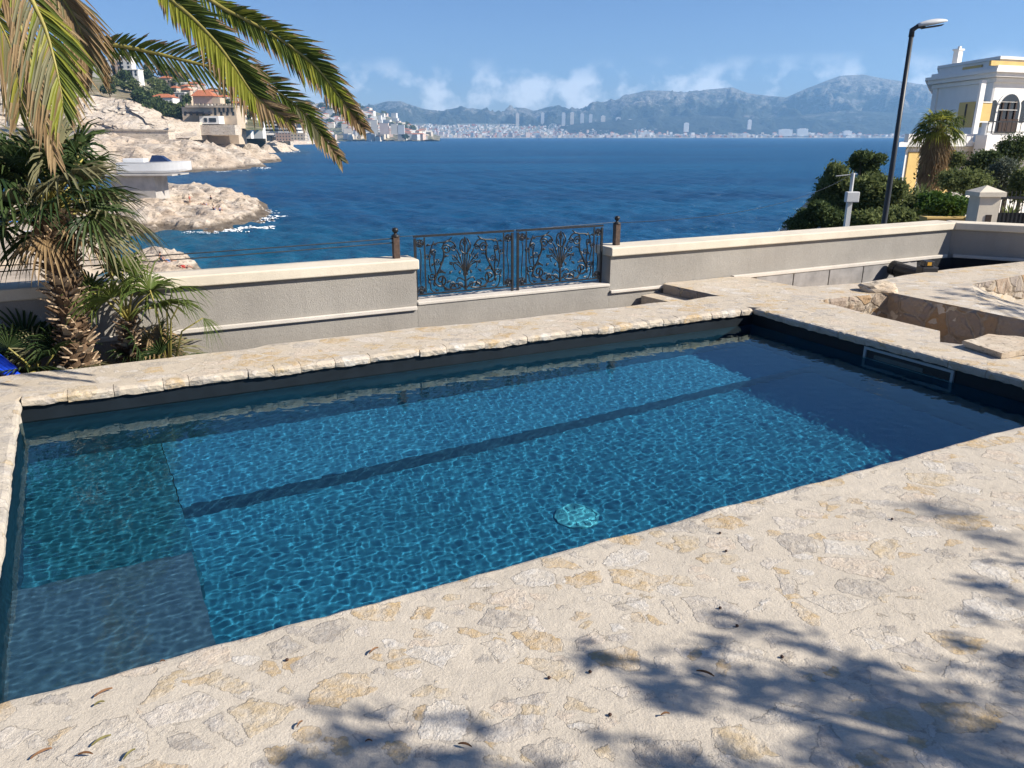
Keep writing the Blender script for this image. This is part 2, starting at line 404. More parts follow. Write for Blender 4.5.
# --- near terrace: fine lip with an uneven edge, then one large slab
def lip_strip(mb,P,Q,nout,width,amp,seed,cell=.02,depth=.07):
    d=(Q-P); L=d.length; d=d/L; n=max(2,int(L/cell)); rows=[]
    prof=[(0.012,-depth),(0.0,-depth*.6),(0.002,-.022),(0.010,-.008),(0.028,-.001),(0.06,.0),(width,.0)]
    for i in range(n+1):
        s=L*i/n
        w=amp*(noise.noise((s*2.2,seed,0))*1.0+noise.noise((s*7,seed,3))*.8+noise.noise((s*19,seed,5))*.35)
        row=[]
        for k,(o,z) in enumerate(prof):
            kk=1.0 if k<len(prof)-2 else (.6 if k==len(prof)-2 else 0)
            zz=z+(noise.noise((s*5,k*.4,seed))*.007 if 2<=k<=4 else 0)
            p=P+d*s+nout*(o+w*kk); row.append((p.x,p.y,zz))
        rows.append(row)
    K=len(prof); vs=[v for r in rows for v in r]
    fs=[(i*K+k,i*K+k+1,(i+1)*K+k+1,(i+1)*K+k) for i in range(n) for k in range(K-1)]
    o=Vector(vs[1])-Vector(vs[0]); 
    a,b,c=[Vector(vs[j]) for j in fs[K-2][:3]]
    if (b-a).cross(c-a).z<0: fs=[f[::-1] for f in fs]
    mb.add(vs,fs)
t=MB()
nn=off(dn,False)  # towards the camera
ext=Vector(NR)+dn*6
wid=.10
lip_strip(t,NL-dn*.0,NR+dn*.0,nn,wid,.012,4.0)
A_=NL+nn*wid; B_=NR+nn*wid
farleft=NL+nl*5
t.prism([NL,A_,B_,NR,NR+dn*7,Vector((12,-4)),Vector((-9,-4)),NL+nl*8],-.9,0.0)
ter=t.build('terrace',M['terrace'],smooth=False); tag(ter,kind='structure')
# --- coping round three sides (parts of the pool)
pool=thing('swimming_pool','long dark blue swimming pool with pale stone coping','swimming pool',(0,0,0))
def coping(P,Q,nout,width,seed,depth=.055,blocks=True,extra=None,lipmat='coping',rough=.0055):
    mb=MB(); d=(Q-P); L=d.length; d=d/L; rnd=random.Random(seed); s=0.0
    lw=.10
    while s<L-.02:
        l=min(rnd.uniform(.14,.40),L-s); 
        if L-s-l<.08: l=L-s
        offx=rnd.uniform(-.006,.006); dz=rnd.uniform(-.006,.006); zt=rnd.uniform(0.0,.005)
        g=.004; nx=max(3,int((l-g)/.022))
        prof=[(.03,-depth+dz),(.004,-depth+dz),(0,-depth*.72),(0,-.018),(.010,-.004),(.03,zt),(lw,zt*.5)]
        rows=[]
        for i in range(nx+1):
            q=s+g/2+(l-g)*i/nx
            endr=.005*(1 if i in (0,nx) else 0)+.0015*(1 if i in (1,nx-1) else 0)
            row=[]
            for k,(o,z) in enumerate(prof):
                w=offx+rough*noise.noise((q*16,z*40,seed))+rough*.6*noise.noise((q*45,z*70,seed+7))
                kk=1 if k<5 else (.6 if k==5 else 0)
                zz=z-(endr*.5 if 3<=k<=5 else 0)+.006*noise.noise((q*21,k*1.0,seed+3))*(1 if k<6 else 0)
                if k<2: zz+=.008*noise.noise((q*11,k*.2,seed+9))
                p=P+d*q+nout*(o+w*kk+(endr if k<6 else 0)); row.append((p.x,p.y,zz))
            rows.append(row)
        K=len(prof); vs=[v for r in rows for v in r]
        fs=[(i*K+k,i*K+k+1,(i+1)*K+k+1,(i+1)*K+k) for i in range(nx) for k in range(K-1)]
        fs+= [tuple(range(K)), tuple(nx*K+k for k in range(K-1,-1,-1))]
        a,b,c=[Vector(vs[j]) for j in fs[K-2][:3]]
        if (b-a).cross(c-a).z<0: fs=[f[::-1] for f in fs]
        mb.add(vs,fs); s+=l
    # mortar core behind the joints, then the slab top
    c0=P+nout*.035; c1=Q+nout*.035
    mb.prism([c0,c1,Q+nout*lw,P+nout*lw],-depth*.9,-.006)
    return mb
E_=.66
cf=coping(FL,FR,nf,E_,11)
# top of the far coping: gently uneven outer edge
oe=[]
for i in range(60):
    q=FL-df*1.6+(df*((FR-FL).length+1.6-.32))*(i/59)
    o=.64+.05*noise.noise((i*.35,2,0))+.02*noise.noise((i*1.3,4,0))+ (.06 if 25<i<40 else 0)
    oe.append(q+nf*o)
cutR=oe[-1]
LW=1.7
far_top=[FL+nf*.10, FR+nf*.10]+[FR+nf*.66]+oe[::-1]+[FL+nl*1.7+nf*.004,FL+nl*.03+nf*.004]
cf.prism(far_top,-.75,0.0)
far=cf.build('coping',M['coping'],pool)
cl=MB(); lip_strip(cl,FL-nf*.0,NL,nl,.10,.012,9.0)
cl.prism([FL+nl*.10,NL+nl*.10,NL+nl*.10+Vector((-.0,-.0)),NL+nl*5,FL+nl*5],-.75,0.0)
left_c=cl.build('coping',M['terrace'],pool)
cr=coping(FR,NR,nr,.8,23,depth=.06)
# right coping strip with the notch seen beside the flat stone
o1=v2(atz(819,301)); o2=v2(atz(940,331)); o3=v2(atz(940,342)); o4=isect(o3,Vector((.85,-.5)),NR+nr*.62,-dr)
cr.prism([FR+nr*.10,NR+nr*.10,NR+nr*.62,o4,o3,o2,v2(atz(880,317)),o1,FR+nr*.74],-.75,0.0)
right_c=cr.build('coping',M['coping'],pool)
# --- terrace beyond the right end (round the sunken beds)
s1=v2(atz(664,284)); s2=v2(atz(720,296))
sf0=v2(atz(819,300)); sf1=v2(atz(889.6,292.3)); lf1=v2(atz(1024,319.6)); lfd=(lf1-sf1).normalized(); lfE=sf1+lfd*5
pit=[v2(atz(748,277)),v2(atz(800,287)),v2(atz(860,283)),v2(atz(885,279)),v2(atz(905,275)),v2(atz(950,269)),v2(atz(1000,264))]
C0=v2(atz(948,254.6)); rwd=(v2(atz(1024,259.4))-C0).normalized(); rwn=Vector((rwd.y,-rwd.x))
if rwn.y>0: rwn=-rwn
pE=C0+rwd*.8+rwn*.05
b=MB()
sl=wp(-1.02); 
A1=FR+nf*.66
blockpoly=[A1,FR+nr*.74+nf*.0,o1,sf0,sf1]
up=Vector((s2.x,s2.y))
r1=v2(atz(972,285)); 
poly=[cutR if False else up, A1, FR+nf*.10+nr*.0, FR+nr*.10, FR+nr*.74, sf0, sf1]
# corner patch between far and right coping
cp=MB()
top=[up,A1,FR+nf*.10,FR,FR+nr*.10,FR+nr*.74,o1,sf0,sf1]
top[3]=FR+nf*.05+nr*.05
rl=sf1+lfd*1.02    # where the shaded ramp starts on the long face
r2=v2(atz(972,284)); rE=v2(atz(1024,274.5)); rdir=(rE-r2).normalized(); rE=r2+rdir*1.9
top+=[rl,r2,rE]
pit_in=[C0+rwd*6+rwn*.55]+[v2(atz(1024,261.5))]+pit[::-1]
top+=pit_in
top+=[wp(-.02,.02) , wp(-1.0,.0), s1]
cp.prism(top,-.75,0.0,bottom=False)
tb=cp.build('terrace',M['coping']); tag(tb,kind='structure')
# rough raking-lit faces of the sunken beds are the same masonry: thin wall skins
def skin(mb,P,Q,z0,z1,nrm,seed,amp=.03,cell=.03,z1b=None,z0b=None):
    d=Q-P; L=d.length; d=d/L; nx=max(2,int(L/cell)); nz=max(2,int(abs(z1-z0)/cell)); V=[]
    for j in range(nz+1):
        for i in range(nx+1):
            s=L*i/nx; zt=z1+(0 if z1b is None else (z1b-z1)*i/nx); zb=z0+(0 if z0b is None else (z0b-z0)*i/nx)
            z=zb+(zt-zb)*j/nz
            o=.012+amp*(noise.noise((s*6,z*6,seed))+.6*noise.noise((s*17,z*17,seed)))
            if j==nz: o=max(o*.3,.004)
            p=P+d*s+nrm*o; V.append((p.x,p.y,z-(.002 if j==nz else 0)))
    w=nx+1
    fs=[(j*w+i,j*w+i+1,(j+1)*w+i+1,(j+1)*w+i) for j in range(nz) for i in range(nx)]
    mb.add(V,fs)
sk=MB(); skin(sk,sf0,sf1,-.6,0,off((sf1-sf0).normalized(),False),31,.03)
w_=sk.build('rubble_wall',M['rubble']); tag(w_,'short sunlit rubble wall at the head of the sunken bed','wall')
sk=MB(); skin(sk,sf1,lfE,-.6,0,off(lfd,False),37,.03)
w_=sk.build('rubble_wall',M['rubble']); tag(w_,'long shaded rubble wall of big brown stones beside the pool','wall')
# shaded ramp at the far right
rm=MB(); nx=14
V=[]
PA,PB,PC,PD=rl,lfE,rE,r2
for j in range(nx+1):
    for i in range(nx+1):
        u_=i/nx; w_=j/nx
        e0=PA+(PB-PA)*u_; e1=PD+(PC-PD)*u_; p=e0+(e1-e0)*w_
        z=-.004-.30*min(1,u_*2.2)*w_*1.0+.012*noise.noise((p.x*4,p.y*4,3))
        V.append((p.x,p.y,z))
rm.add(V,[(j*(nx+1)+i,j*(nx+1)+i+1,(j+1)*(nx+1)+i+1,(j+1)*(nx+1)+i) for j in range(nx) for i in range(nx)])
o_=rm.build('terrace',M['coping'],smooth=True); tag(o_,kind='structure')
sk=MB(); skin(sk,r2,rE,-.02,.0,off(rdir,False),41,.03,z0b=-.45)
w_=sk.build('rubble_wall',M['rubble']); tag(w_,'low sunlit rubble wall rising above the shaded ramp on the right','wall')
# floor of the sunken beds, soil of the planting bed, steps
g=MB(); g.prism([o1,sf0,sf1,lfE,NR+nr*.62+dr*1.5,NR+nr*.62],-.8,-.45); 
tag(g.build('ground',M['sand']),kind='structure')
g=MB(); g.prism([wp(-14,.3),wp(-.9,.0),s1,up,FR+nf*.5,FL+nf*.5-df*1.5,FL+nl*8],-1.2,-.62)
tag(g.build('ground',M['soil']),kind='structure')
st=thing('stone_steps','two pale stone steps going down between the pool coping and the parapet','steps',(s1.x,s1.y,-.6))
def child(mb,name,mats,parent,smooth=False):
    """mesh built in world coordinates, stored relative to its parent"""
    off_=parent.matrix_world.translation if False else Vector(parent.location)
    mb.v=[tuple(Vector(v)-off_) for v in mb.v]
    return mb.build(name,mats,parent,smooth)
dS=(s2-s1).normalized(); nS=off(dS,False); 
if nS.x>0: nS=-nS
SW=(v2(atz(655,298.5,-.105))-s1).dot(nS)
k=MB(); k.prism([s1+nS*.0+dS*-.05,up,up+nS*SW,s1+nS*SW-dS*.05],-.7,-.105); child(k,'step',M['coping'],st)
k=MB(); k.prism([s1+nS*(SW+.003)-dS*.05,up+nS*(SW+.003),up+nS*(SW+.34),s1+nS*(SW+.34)-dS*.05],-.7,-.24); child(k,'step',M['coping'],st)
k=MB(); skin(k,s1,up,-.10,0,nS,53,.012,.025); child(k,'riser',M['rubble'],st)
# --- the pit along the parapet
g=MB(); inn=[p for p in pit]
g.add([(*wp(-.02,.0),-.001),(*pit[0],-.001),(*pit[1],-.22),(*pit[2],-.30),(*wp(2.2,0),-.28),(*wp(.9,0),-.24)],[(0,1,2,5),(5,2,3,4)])
tag(g.build('ground',M['sand']),kind='structure')
g=MB(); g.add([(*wp(2.2,0),-.281),(*pit[2],-.301),(*pit[4],-.42),(*wp(3.2,0),-.40),(*pit[6],-.6),(*C0,-.6),(*pit_in[0],-.6),(*(C0+rwd*6),-.6)],[(0,1,2,3),(3,2,4,5),(5,4,6,7)])
tag(g.build('ground',M['pitshade']),kind='structure')  # black floor paints in the shade of the right wall
pb=thing('retaining_board','row of grey boards lining the pit under the parapet ledge','boarding',(*wp(1,.02),-.3))
for i in range(4):
    k=MB(); a=.32+i*.62; 
    P=wp(a,.02); Q=wp(a+.6,.02)
    k.prism([P,Q,Q+wn*.025,P+wn*.025],-.45,-.035); child(k,'board',M['panel'],pb)
k=MB(); a=.02; k.prism([wp(.0,.03),wp(.02,.06),pit[1]+Vector((-.02,.05)),pit[1]+Vector((-.10,.06))],-.2,-.015); child(k,'beam',M['panel'],pb)
# grey membrane turned up in the corner
k=MB(); V=[]
for i in range(9):
    s=2.82+i*.05
    for j,(o,z) in enumerate([(.03,-.04),(.05,-.15),(.10,-.22),(.30,-.27)]):
        p=wp(s,o+.02*noise.noise((i*.7,j,0))); V.append((p.x,p.y,z+.02*noise.noise((i,j*.5,4))))
k.add(V,[(i*4+j,i*4+j+1,(i+1)*4+j+1,(i+1)*4+j) for i in range(8) for j in range(3)])
tag(k.build('pit_sheet',M['panel'],smooth=True),'grey waterproof sheet turned up against the parapet in the pit','sheet')
k=MB(); q_=[wp(3.24,.03),C0+wn*.03+rwd*.04,C0+rwd*3+rwn*.03,C0+rwd*6+rwn*.03]
k.add([(*p,z) for p in q_ for z in (-.7,-.035)],[(0,2,3,1),(2,4,5,3),(4,6,7,5)])
tag(k.build('pit_sheet',M['pitshade']),'black sheet standing for the deep shade on the right side of the pit','sheet')  # black sheet added where the pit lies in deep shade
# black pipe and small pump box
pp=atz(894,268,-.08); pq=atz(921,276,-.12)
k=MB(); ax=(Vector(pq)-Vector(pp)).normalized()
k.tube([pp,pp+ax*.02,pq],[.085,.09,.09],16); k.tube([pp-ax*.02,pp+ax*.06],[.10,.10],16)
tag(k.build('drain_pipe',M['blackplastic'],smooth=False),'thick black plastic pipe lying in the pit','pipe')
q=atz(926,276,-.06); pm=thing('pump_box','small black box with a yellow sticker beside the black pipe','pump box',q)
k=MB(); k.box((0,0,.06),(.20,.16,.12)); k.box((-.01,.0,.155),(.12,.11,.08)); bevel(k.build('casing',M['blackplastic'],pm),.012)
k=MB(); k.box((-.01,-.0565,.158),(.05,.004,.04)); k.build('sticker',M['yellow'],pm)
# loose rock and flat slab
def lump(name,c,r,seed,mat,sub=3,amp=.35,flat=1.0):
    import bmesh
    bm=bmesh.new(); bmesh.ops.create_icosphere(bm,subdivisions=sub,radius=1)
    for v in bm.verts:
        n=1+amp*(noise.noise(v.co*1.3+Vector((seed,0,0)))+.5*noise.noise(v.co*3.1+Vector((0,seed,0))))
        v.co=Vector((v.co.x*r[0],v.co.y*r[1],v.co.z*r[2]))*n
    me=bpy.data.meshes.new(name); bm.to_mesh(me); bm.free(); me.materials.append(mat)
    o=link(bpy.data.objects.new(name,me)); o.location=c; return o
tag(lump('loose_rock',atz(884,290,.03)+Vector((0,.1,0)),(.20,.14,.075),3.3,M['loosestone']),'rough loose rock at the corner of the sunken bed','rock')
c=atz(963,346.5,.01); fs=[c,atz(988,338.5,.03),atz(1016,338.0,.03),atz(1060,345,.03),atz(1040,350,.03),atz(1001,357,.02)]
import bmesh
bm=bmesh.new(); top=[bm.verts.new((p.x,p.y,.055+.012*math.sin(i*2))) for i,p in enumerate(fs)]; bot=[bm.verts.new((p.x+.01,p.y+.008,.006)) for p in fs]
bm.faces.new(top); bm.faces.new(bot[::-1])
for i in range(len(fs)): bm.faces.new((bot[i],bot[(i+1)%len(fs)],top[(i+1)%len(fs)],top[i]))
bmesh.ops.recalc_face_normals(bm,faces=bm.faces)
bmesh.ops.subdivide_edges(bm,edges=bm.edges,cuts=4,use_grid_fill=True)
bmesh.ops.triangulate(bm,faces=[f for f in bm.faces if len(f.verts)>4])
for v in bm.verts: v.co+=Vector((noise.noise(v.co*9),noise.noise(v.co*9+Vector((5,0,0))),.5*noise.noise(v.co*8+Vector((0,5,0)))))*.012
me=bpy.data.meshes.new('flagstone'); bm.to_mesh(me); bm.free(); me.materials.append(M['loosestone'])
tag(link(bpy.data.objects.new('flagstone',me)),'loose flat stone slab lying on the pool coping','stone slab')

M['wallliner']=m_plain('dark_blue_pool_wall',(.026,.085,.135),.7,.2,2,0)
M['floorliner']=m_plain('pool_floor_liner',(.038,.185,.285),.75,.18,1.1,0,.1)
# --- shell
ins=.035
def inset(P,*ns):
    p=Vector(P)
    for n_ in ns: p=p+n_*ins
    return p
PF=[inset(FL,nf,nl),inset(FR,nf,nr),inset(NR,nn,nr),inset(NL,nn,nl)]
FLO=WZ-.95; BEN=WZ-.78
sh=MB()
b1=v2(PF[0])
zt=DB+.01
for i in range(4):
    a=PF[i]; c_=PF[(i+1)%4]
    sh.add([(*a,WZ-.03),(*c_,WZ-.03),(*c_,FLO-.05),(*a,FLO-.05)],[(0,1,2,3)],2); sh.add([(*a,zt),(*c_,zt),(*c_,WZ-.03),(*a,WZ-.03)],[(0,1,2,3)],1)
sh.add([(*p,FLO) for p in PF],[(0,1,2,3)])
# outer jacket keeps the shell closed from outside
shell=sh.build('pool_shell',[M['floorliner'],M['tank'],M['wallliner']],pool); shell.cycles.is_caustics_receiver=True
# bench along the far side (edge read through the water), step block in the near left corner
def refr_under(u,v,z):
    p=atz(u,v,WZ); d=ray(u,v).normalized(); eta=1/1.33; c=-d.z; kk=1-eta*eta*(1-c*c)
    r=d*eta+Vector((0,0,1))*(eta*c-math.sqrt(kk)); return p+r*((z-WZ)/r.z)
e0=v2(refr_under(200,503,BEN)); e1=v2(refr_under(740,382,BEN)); ed=(e1-e0).normalized()
E0=isect(e0,ed,PF[0],dl); E1=isect(e0,ed,PF[1],dr)
Ecut=e0-ed*.12
k=MB(); qF=PF[0]-nl*.80; k.prism([isect(e0,ed,qF,dl),E1,PF[1],isect(PF[0],PF[1]-PF[0],qF,dl)],FLO-.02,BEN)
lw_=.80
q0=PF[3]-nl*lw_; Lb=isect(e0,ed,q0,dl)
h0_=v2(refr_under(192,552,WZ-.42)); hl_=isect(h0_,dn,PF[0],dl); hr_=isect(h0_,dn,q0,dl)
nb_=len(k.f)
k.m=[0 if i==0 else 1 for i in range(nb_)]  # bench sides take the darker wall liner: grazing shade put into colour
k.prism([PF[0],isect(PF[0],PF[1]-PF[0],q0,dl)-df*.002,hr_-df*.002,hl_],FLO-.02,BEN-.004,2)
M['palmreflect']=m_plain('palm_reflection_liner',(.030,.135,.195),.75,.2,2,0,.1)  # green tone puts the palm's reflection into the liner colour
bn=k.build('bench',[M['liner'],M['wallliner'],M['palmreflect']],pool); bn.cycles.is_caustics_receiver=True
STZ=WZ-.42
g0=v2(refr_under(192,556,STZ)); g1=v2(refr_under(214,640,STZ)); gd=(g1-g0).normalized(); g1=isect(g0,gd,NL,dn)+gd*.03
h0=v2(refr_under(192,552,STZ)); hl=isect(h0,dn,PF[0]+nl*.0,dl)
k=MB(); k.prism([h0,g1,PF[3],hl],FLO-.02,STZ)
sb=k.build('step_block',M['stepliner'],pool); sb.cycles.is_caustics_receiver=True
dc=refr_under(577,517,FLO)
k=MB(); k.lathe((dc.x,dc.y,FLO+.003),[(.135,0),(.135,.012),(.118,.02),(.112,.012),(.06,.02),(0.001,.022)],32)
for i in range(12):
    q=i*math.pi/6; k.box((dc.x+.085*math.cos(q),dc.y+.085*math.sin(q),FLO+.022),(.045,.012,.008),rz=q)
M['drainteal']=m_plain('turquoise_drain_plastic',(.13,.44,.52),.6,.1,9,0)
o_=k.build('drain_cover',M['drainteal'],pool); o_.cycles.is_caustics_receiver=True
M['skimflap']=m_plain('grey_green_flap',(.10,.125,.115),.5,.2,12,0)
# skimmer in the right wall
sm=thing('skimmer','wide grey framed skimmer slot in the pool wall','skimmer',(0,0,0)); sm.parent=pool; del sm['category']; sm['label']='wide grey framed skimmer slot in the right pool wall'
RWp=PF[1]; 
def onright(u,v):
    d=ray(u,v); n2=nr; t_=(RWp.dot(n2)-0)/(d.x*n2.x+d.y*n2.y); p=Vector((0,0,CH))+d*t_; return p
ka=onright(865,352); kb=onright(954,380)
sa=(v2(ka)-RWp).dot(dr); sb_=(v2(kb)-RWp).dot(dr); zc=WZ+.055; hh=.085
def rbox(mb,s0,s1,z0,z1,o0,o1):
    P=RWp+dr*s0; Q=RWp+dr*s1
    mb.prism([P-nr*o0,Q-nr*o0,Q-nr*o1,P-nr*o1],z0,z1)
k=MB(); fr=.022
z0,z1=WZ-.035,WZ+.088
rbox(k,sa,sb_,z1-fr,z1,.0,.02); rbox(k,sa,sb_,z0,z0+fr,.0,.02); rbox(k,sa,sa+fr,z0+fr,z1-fr,.0,.02); rbox(k,sb_-fr,sb_,z0+fr,z1-fr,.0,.02)
k.build('frame',M['skimgrey'],sm)
k=MB(); rbox(k,sa+fr,sb_-fr,z0+fr,z1-fr,.0,.004); k.build('opening',M['blackplastic'],sm)
k=MB(); rbox(k,sa+(sb_-sa)*.12,sb_-(sb_-sa)*.32,z0+fr+.01,z1-fr-.03,.004,.009); k.build('flap',M['skimflap'],sm)
# --- water surface with real ripples
nx,ny=880,530
u_=np.linspace(0,1,nx)[None,:]; w_=np.linspace(0,1,ny)[:,None]
P0,P1,P2,P3=[np.array(p) for p in (PF[3]+nn*.9,PF[2]+nn*.9+nr*.55,PF[1]+nr*.55,PF[0])]
XY=((1-u_)*(1-w_))[...,None]*P0+(u_*(1-w_))[...,None]*P1+(u_*w_)[...,None]*P2+((1-u_)*w_)[...,None]*P3
X,Y=XY[...,0],XY[...,1]; Z=np.zeros_like(X)
rng=np.random.RandomState(5)
for i in range(90):
    lam=.033*(5.0**rng.rand()); kx=2*math.pi/lam; a=rng.rand()*2*math.pi
    slope=.0025*(1.0 if lam<.10 else .9)
    ph=rng.rand()*6.28
    env=.72+.28*np.sin(X*rng.uniform(-2.4,2.4)+Y*rng.uniform(-2.4,2.4)+rng.rand()*6)
    Z+=env*slope/kx*np.sin(kx*(X*math.cos(a)+Y*math.sin(a))+ph)
V=np.stack([X,Y,Z+WZ],-1).reshape(-1,3)
wt=np_mesh('water',V,grid_faces(nx,ny),M['water'],None,True); tag(wt,kind='structure')
wt.cycles.is_caustics_caster=True
# ================================================================ parapet, railing, posts
def wallseg(name,label,s0,s1,zt,top=.10,th=.26,base=-1.3,z0cap=None,z1cap=None):
    w=thing(name,label,'wall',(*wp((s0+s1)/2,-th/2),base))
    k=MB(); k.prism([wp(s0),wp(s1),wp(s1,-th),wp(s0,-th)],base,zt-top); 
    # sheared top follows the slightly rising line of the cap
    child(k,'wall_face',M['stucco'],w)
    k=MB(); k.prism([wp(s0-.02,.045),wp(s1+.02,.045),wp(s1+.02,-th-.045),wp(s0-.02,-th-.045)],zt-top+.002,zt)
    c=child(k,'wall_cap',M['cap'],w); bevel(c,.014,3)
    return w
SL,SR=-4.0,-1.77
wl=wallseg('parapet_wall','grey rendered parapet with cream cap behind the fan palms',-13,SL,.475)
k=MB(); k.prism([wp(-13,.0005),wp(SL-.01,.0005),wp(SL-.01,.03),wp(-13,.03)],-.02,.02); bevel(child(k,'ledge',M['sill'],wl),.008)
wr=wallseg('parapet_wall','grey rendered parapet with cream cap right of the iron railing',SR,3.96,.45)
k=MB(); k.prism([wp(SR+.002,.0005),wp(-1.0,.0005),wp(-1.0,.03),wp(SR+.002,.03)],-.055,-.02); bevel(child(k,'ledge',M['sill'],wr),.008)
k=MB(); k.prism([wp(-.05,.0005),wp(3.83,.0005),wp(3.83,.055),wp(-.05,.055)],-.03,.014); bevel(child(k,'ledge',M['sill'],wr),.008)
wm=thing('low_wall','low grey wall with pale sill carrying the iron railing','wall',(*wp(-2.9,-.1),-1.3))
k=MB(); k.prism([wp(SL+.002,.0),wp(SR-.002,.0),wp(SR-.002,-.24),wp(SL+.002,-.24)],-1.3,.02); child(k,'wall_face',M['stucco'],wm)
k=MB(); k.prism([wp(SL+.003,.012),wp(SR-.003,.012),wp(SR-.003,-.25),wp(SL+.003,-.25)],.022,.055); bevel(child(k,'sill',M['sill'],wm),.008)
# lower plinth under the right parapet flush with the low wall
rw=thing('parapet_wall','shaded grey parapet turning away at the right beyond the pit','wall',(*(C0+rwd*2),-1.3))
r0=C0+rwd*.0; r1_=C0+rwd*7
k=MB(); k.prism([r0+rwd*.0,r1_,r1_-rwn*.26,r0-rwn*.26],-1.3,.348); child(k,'wall_face',M['stucco'],rw)
k=MB(); k.prism([r0+rwn*.045+rwd*.03,r1_+rwn*.045,r1_-rwn*.30,r0-rwn*.30-rwd*.1],.352,.449); bevel(child(k,'wall_cap',M['cap'],rw),.014,3)
k=MB(); k.prism([r0+rwd*.06+rwn*.0005,r1_+rwn*.0005,r1_+rwn*.06,r0+rwd*.06+rwn*.06],-.03,.012); bevel(child(k,'ledge',M['sill'],rw),.008)
# posts
def post(s,o,label):
    p=wp(s,o); t=thing('iron_post',label,'post',(p.x,p.y,.45),group='brown iron posts on the parapet')
    k=MB(); k.box((0,0,.115),(.062,.062,.23),rz=math.atan2(wa.y,wa.x)); bevel(k.build('post_shaft',M['rustpost'],t),.004)
    k=MB(); k.lathe((0,0,.23),[(.040,0),(.044,.008),(.03,.018),(.014,.026),(.014,.036),(.026,.046),(.032,.062),(.026,.080),(.001,.088)],12); k.build('finial',M['iron'],t,True)
post(-4.15,-.13,'brown iron post with ball finial left of the railing')
post(-1.62,-.13,'brown iron post with ball finial right of the railing')
# cables strung between posts
def cable(P,Q,sag,label,r=.005):
    k=MB(); pts=[]
    for i in range(25):
        q=i/24; p=Vector(P)+(Vector(Q)-Vector(P))*q; p.z-=sag*4*q*(1-q); pts.append(p)
    k.tube(pts,r,5); tag(k.build('cable',M['iron']),label,'cable')
pl=wp(-4.15,-.13); pr_=wp(-1.62,-.13); lf=wp(-10.5,-.13); rt=wp(3.7,-.13)
def P3(p,z): return Vector((p.x,p.y,z))
cable(P3(lf,.66),P3(pl,.665),.03,'dark cable from the left post to the left, upper one')
cable(P3(lf,.61),P3(pl,.625),.03,'dark cable from the left post to the left, lower one')
cable(P3(pl,.68),P3(pr_,.70),.012,'thin dark cable running above the iron railing',.003)
cable(P3(pr_,.69),aty(849,176,21.0),.25,'thin dark cable running from the right iron post out to the white utility post',.004)
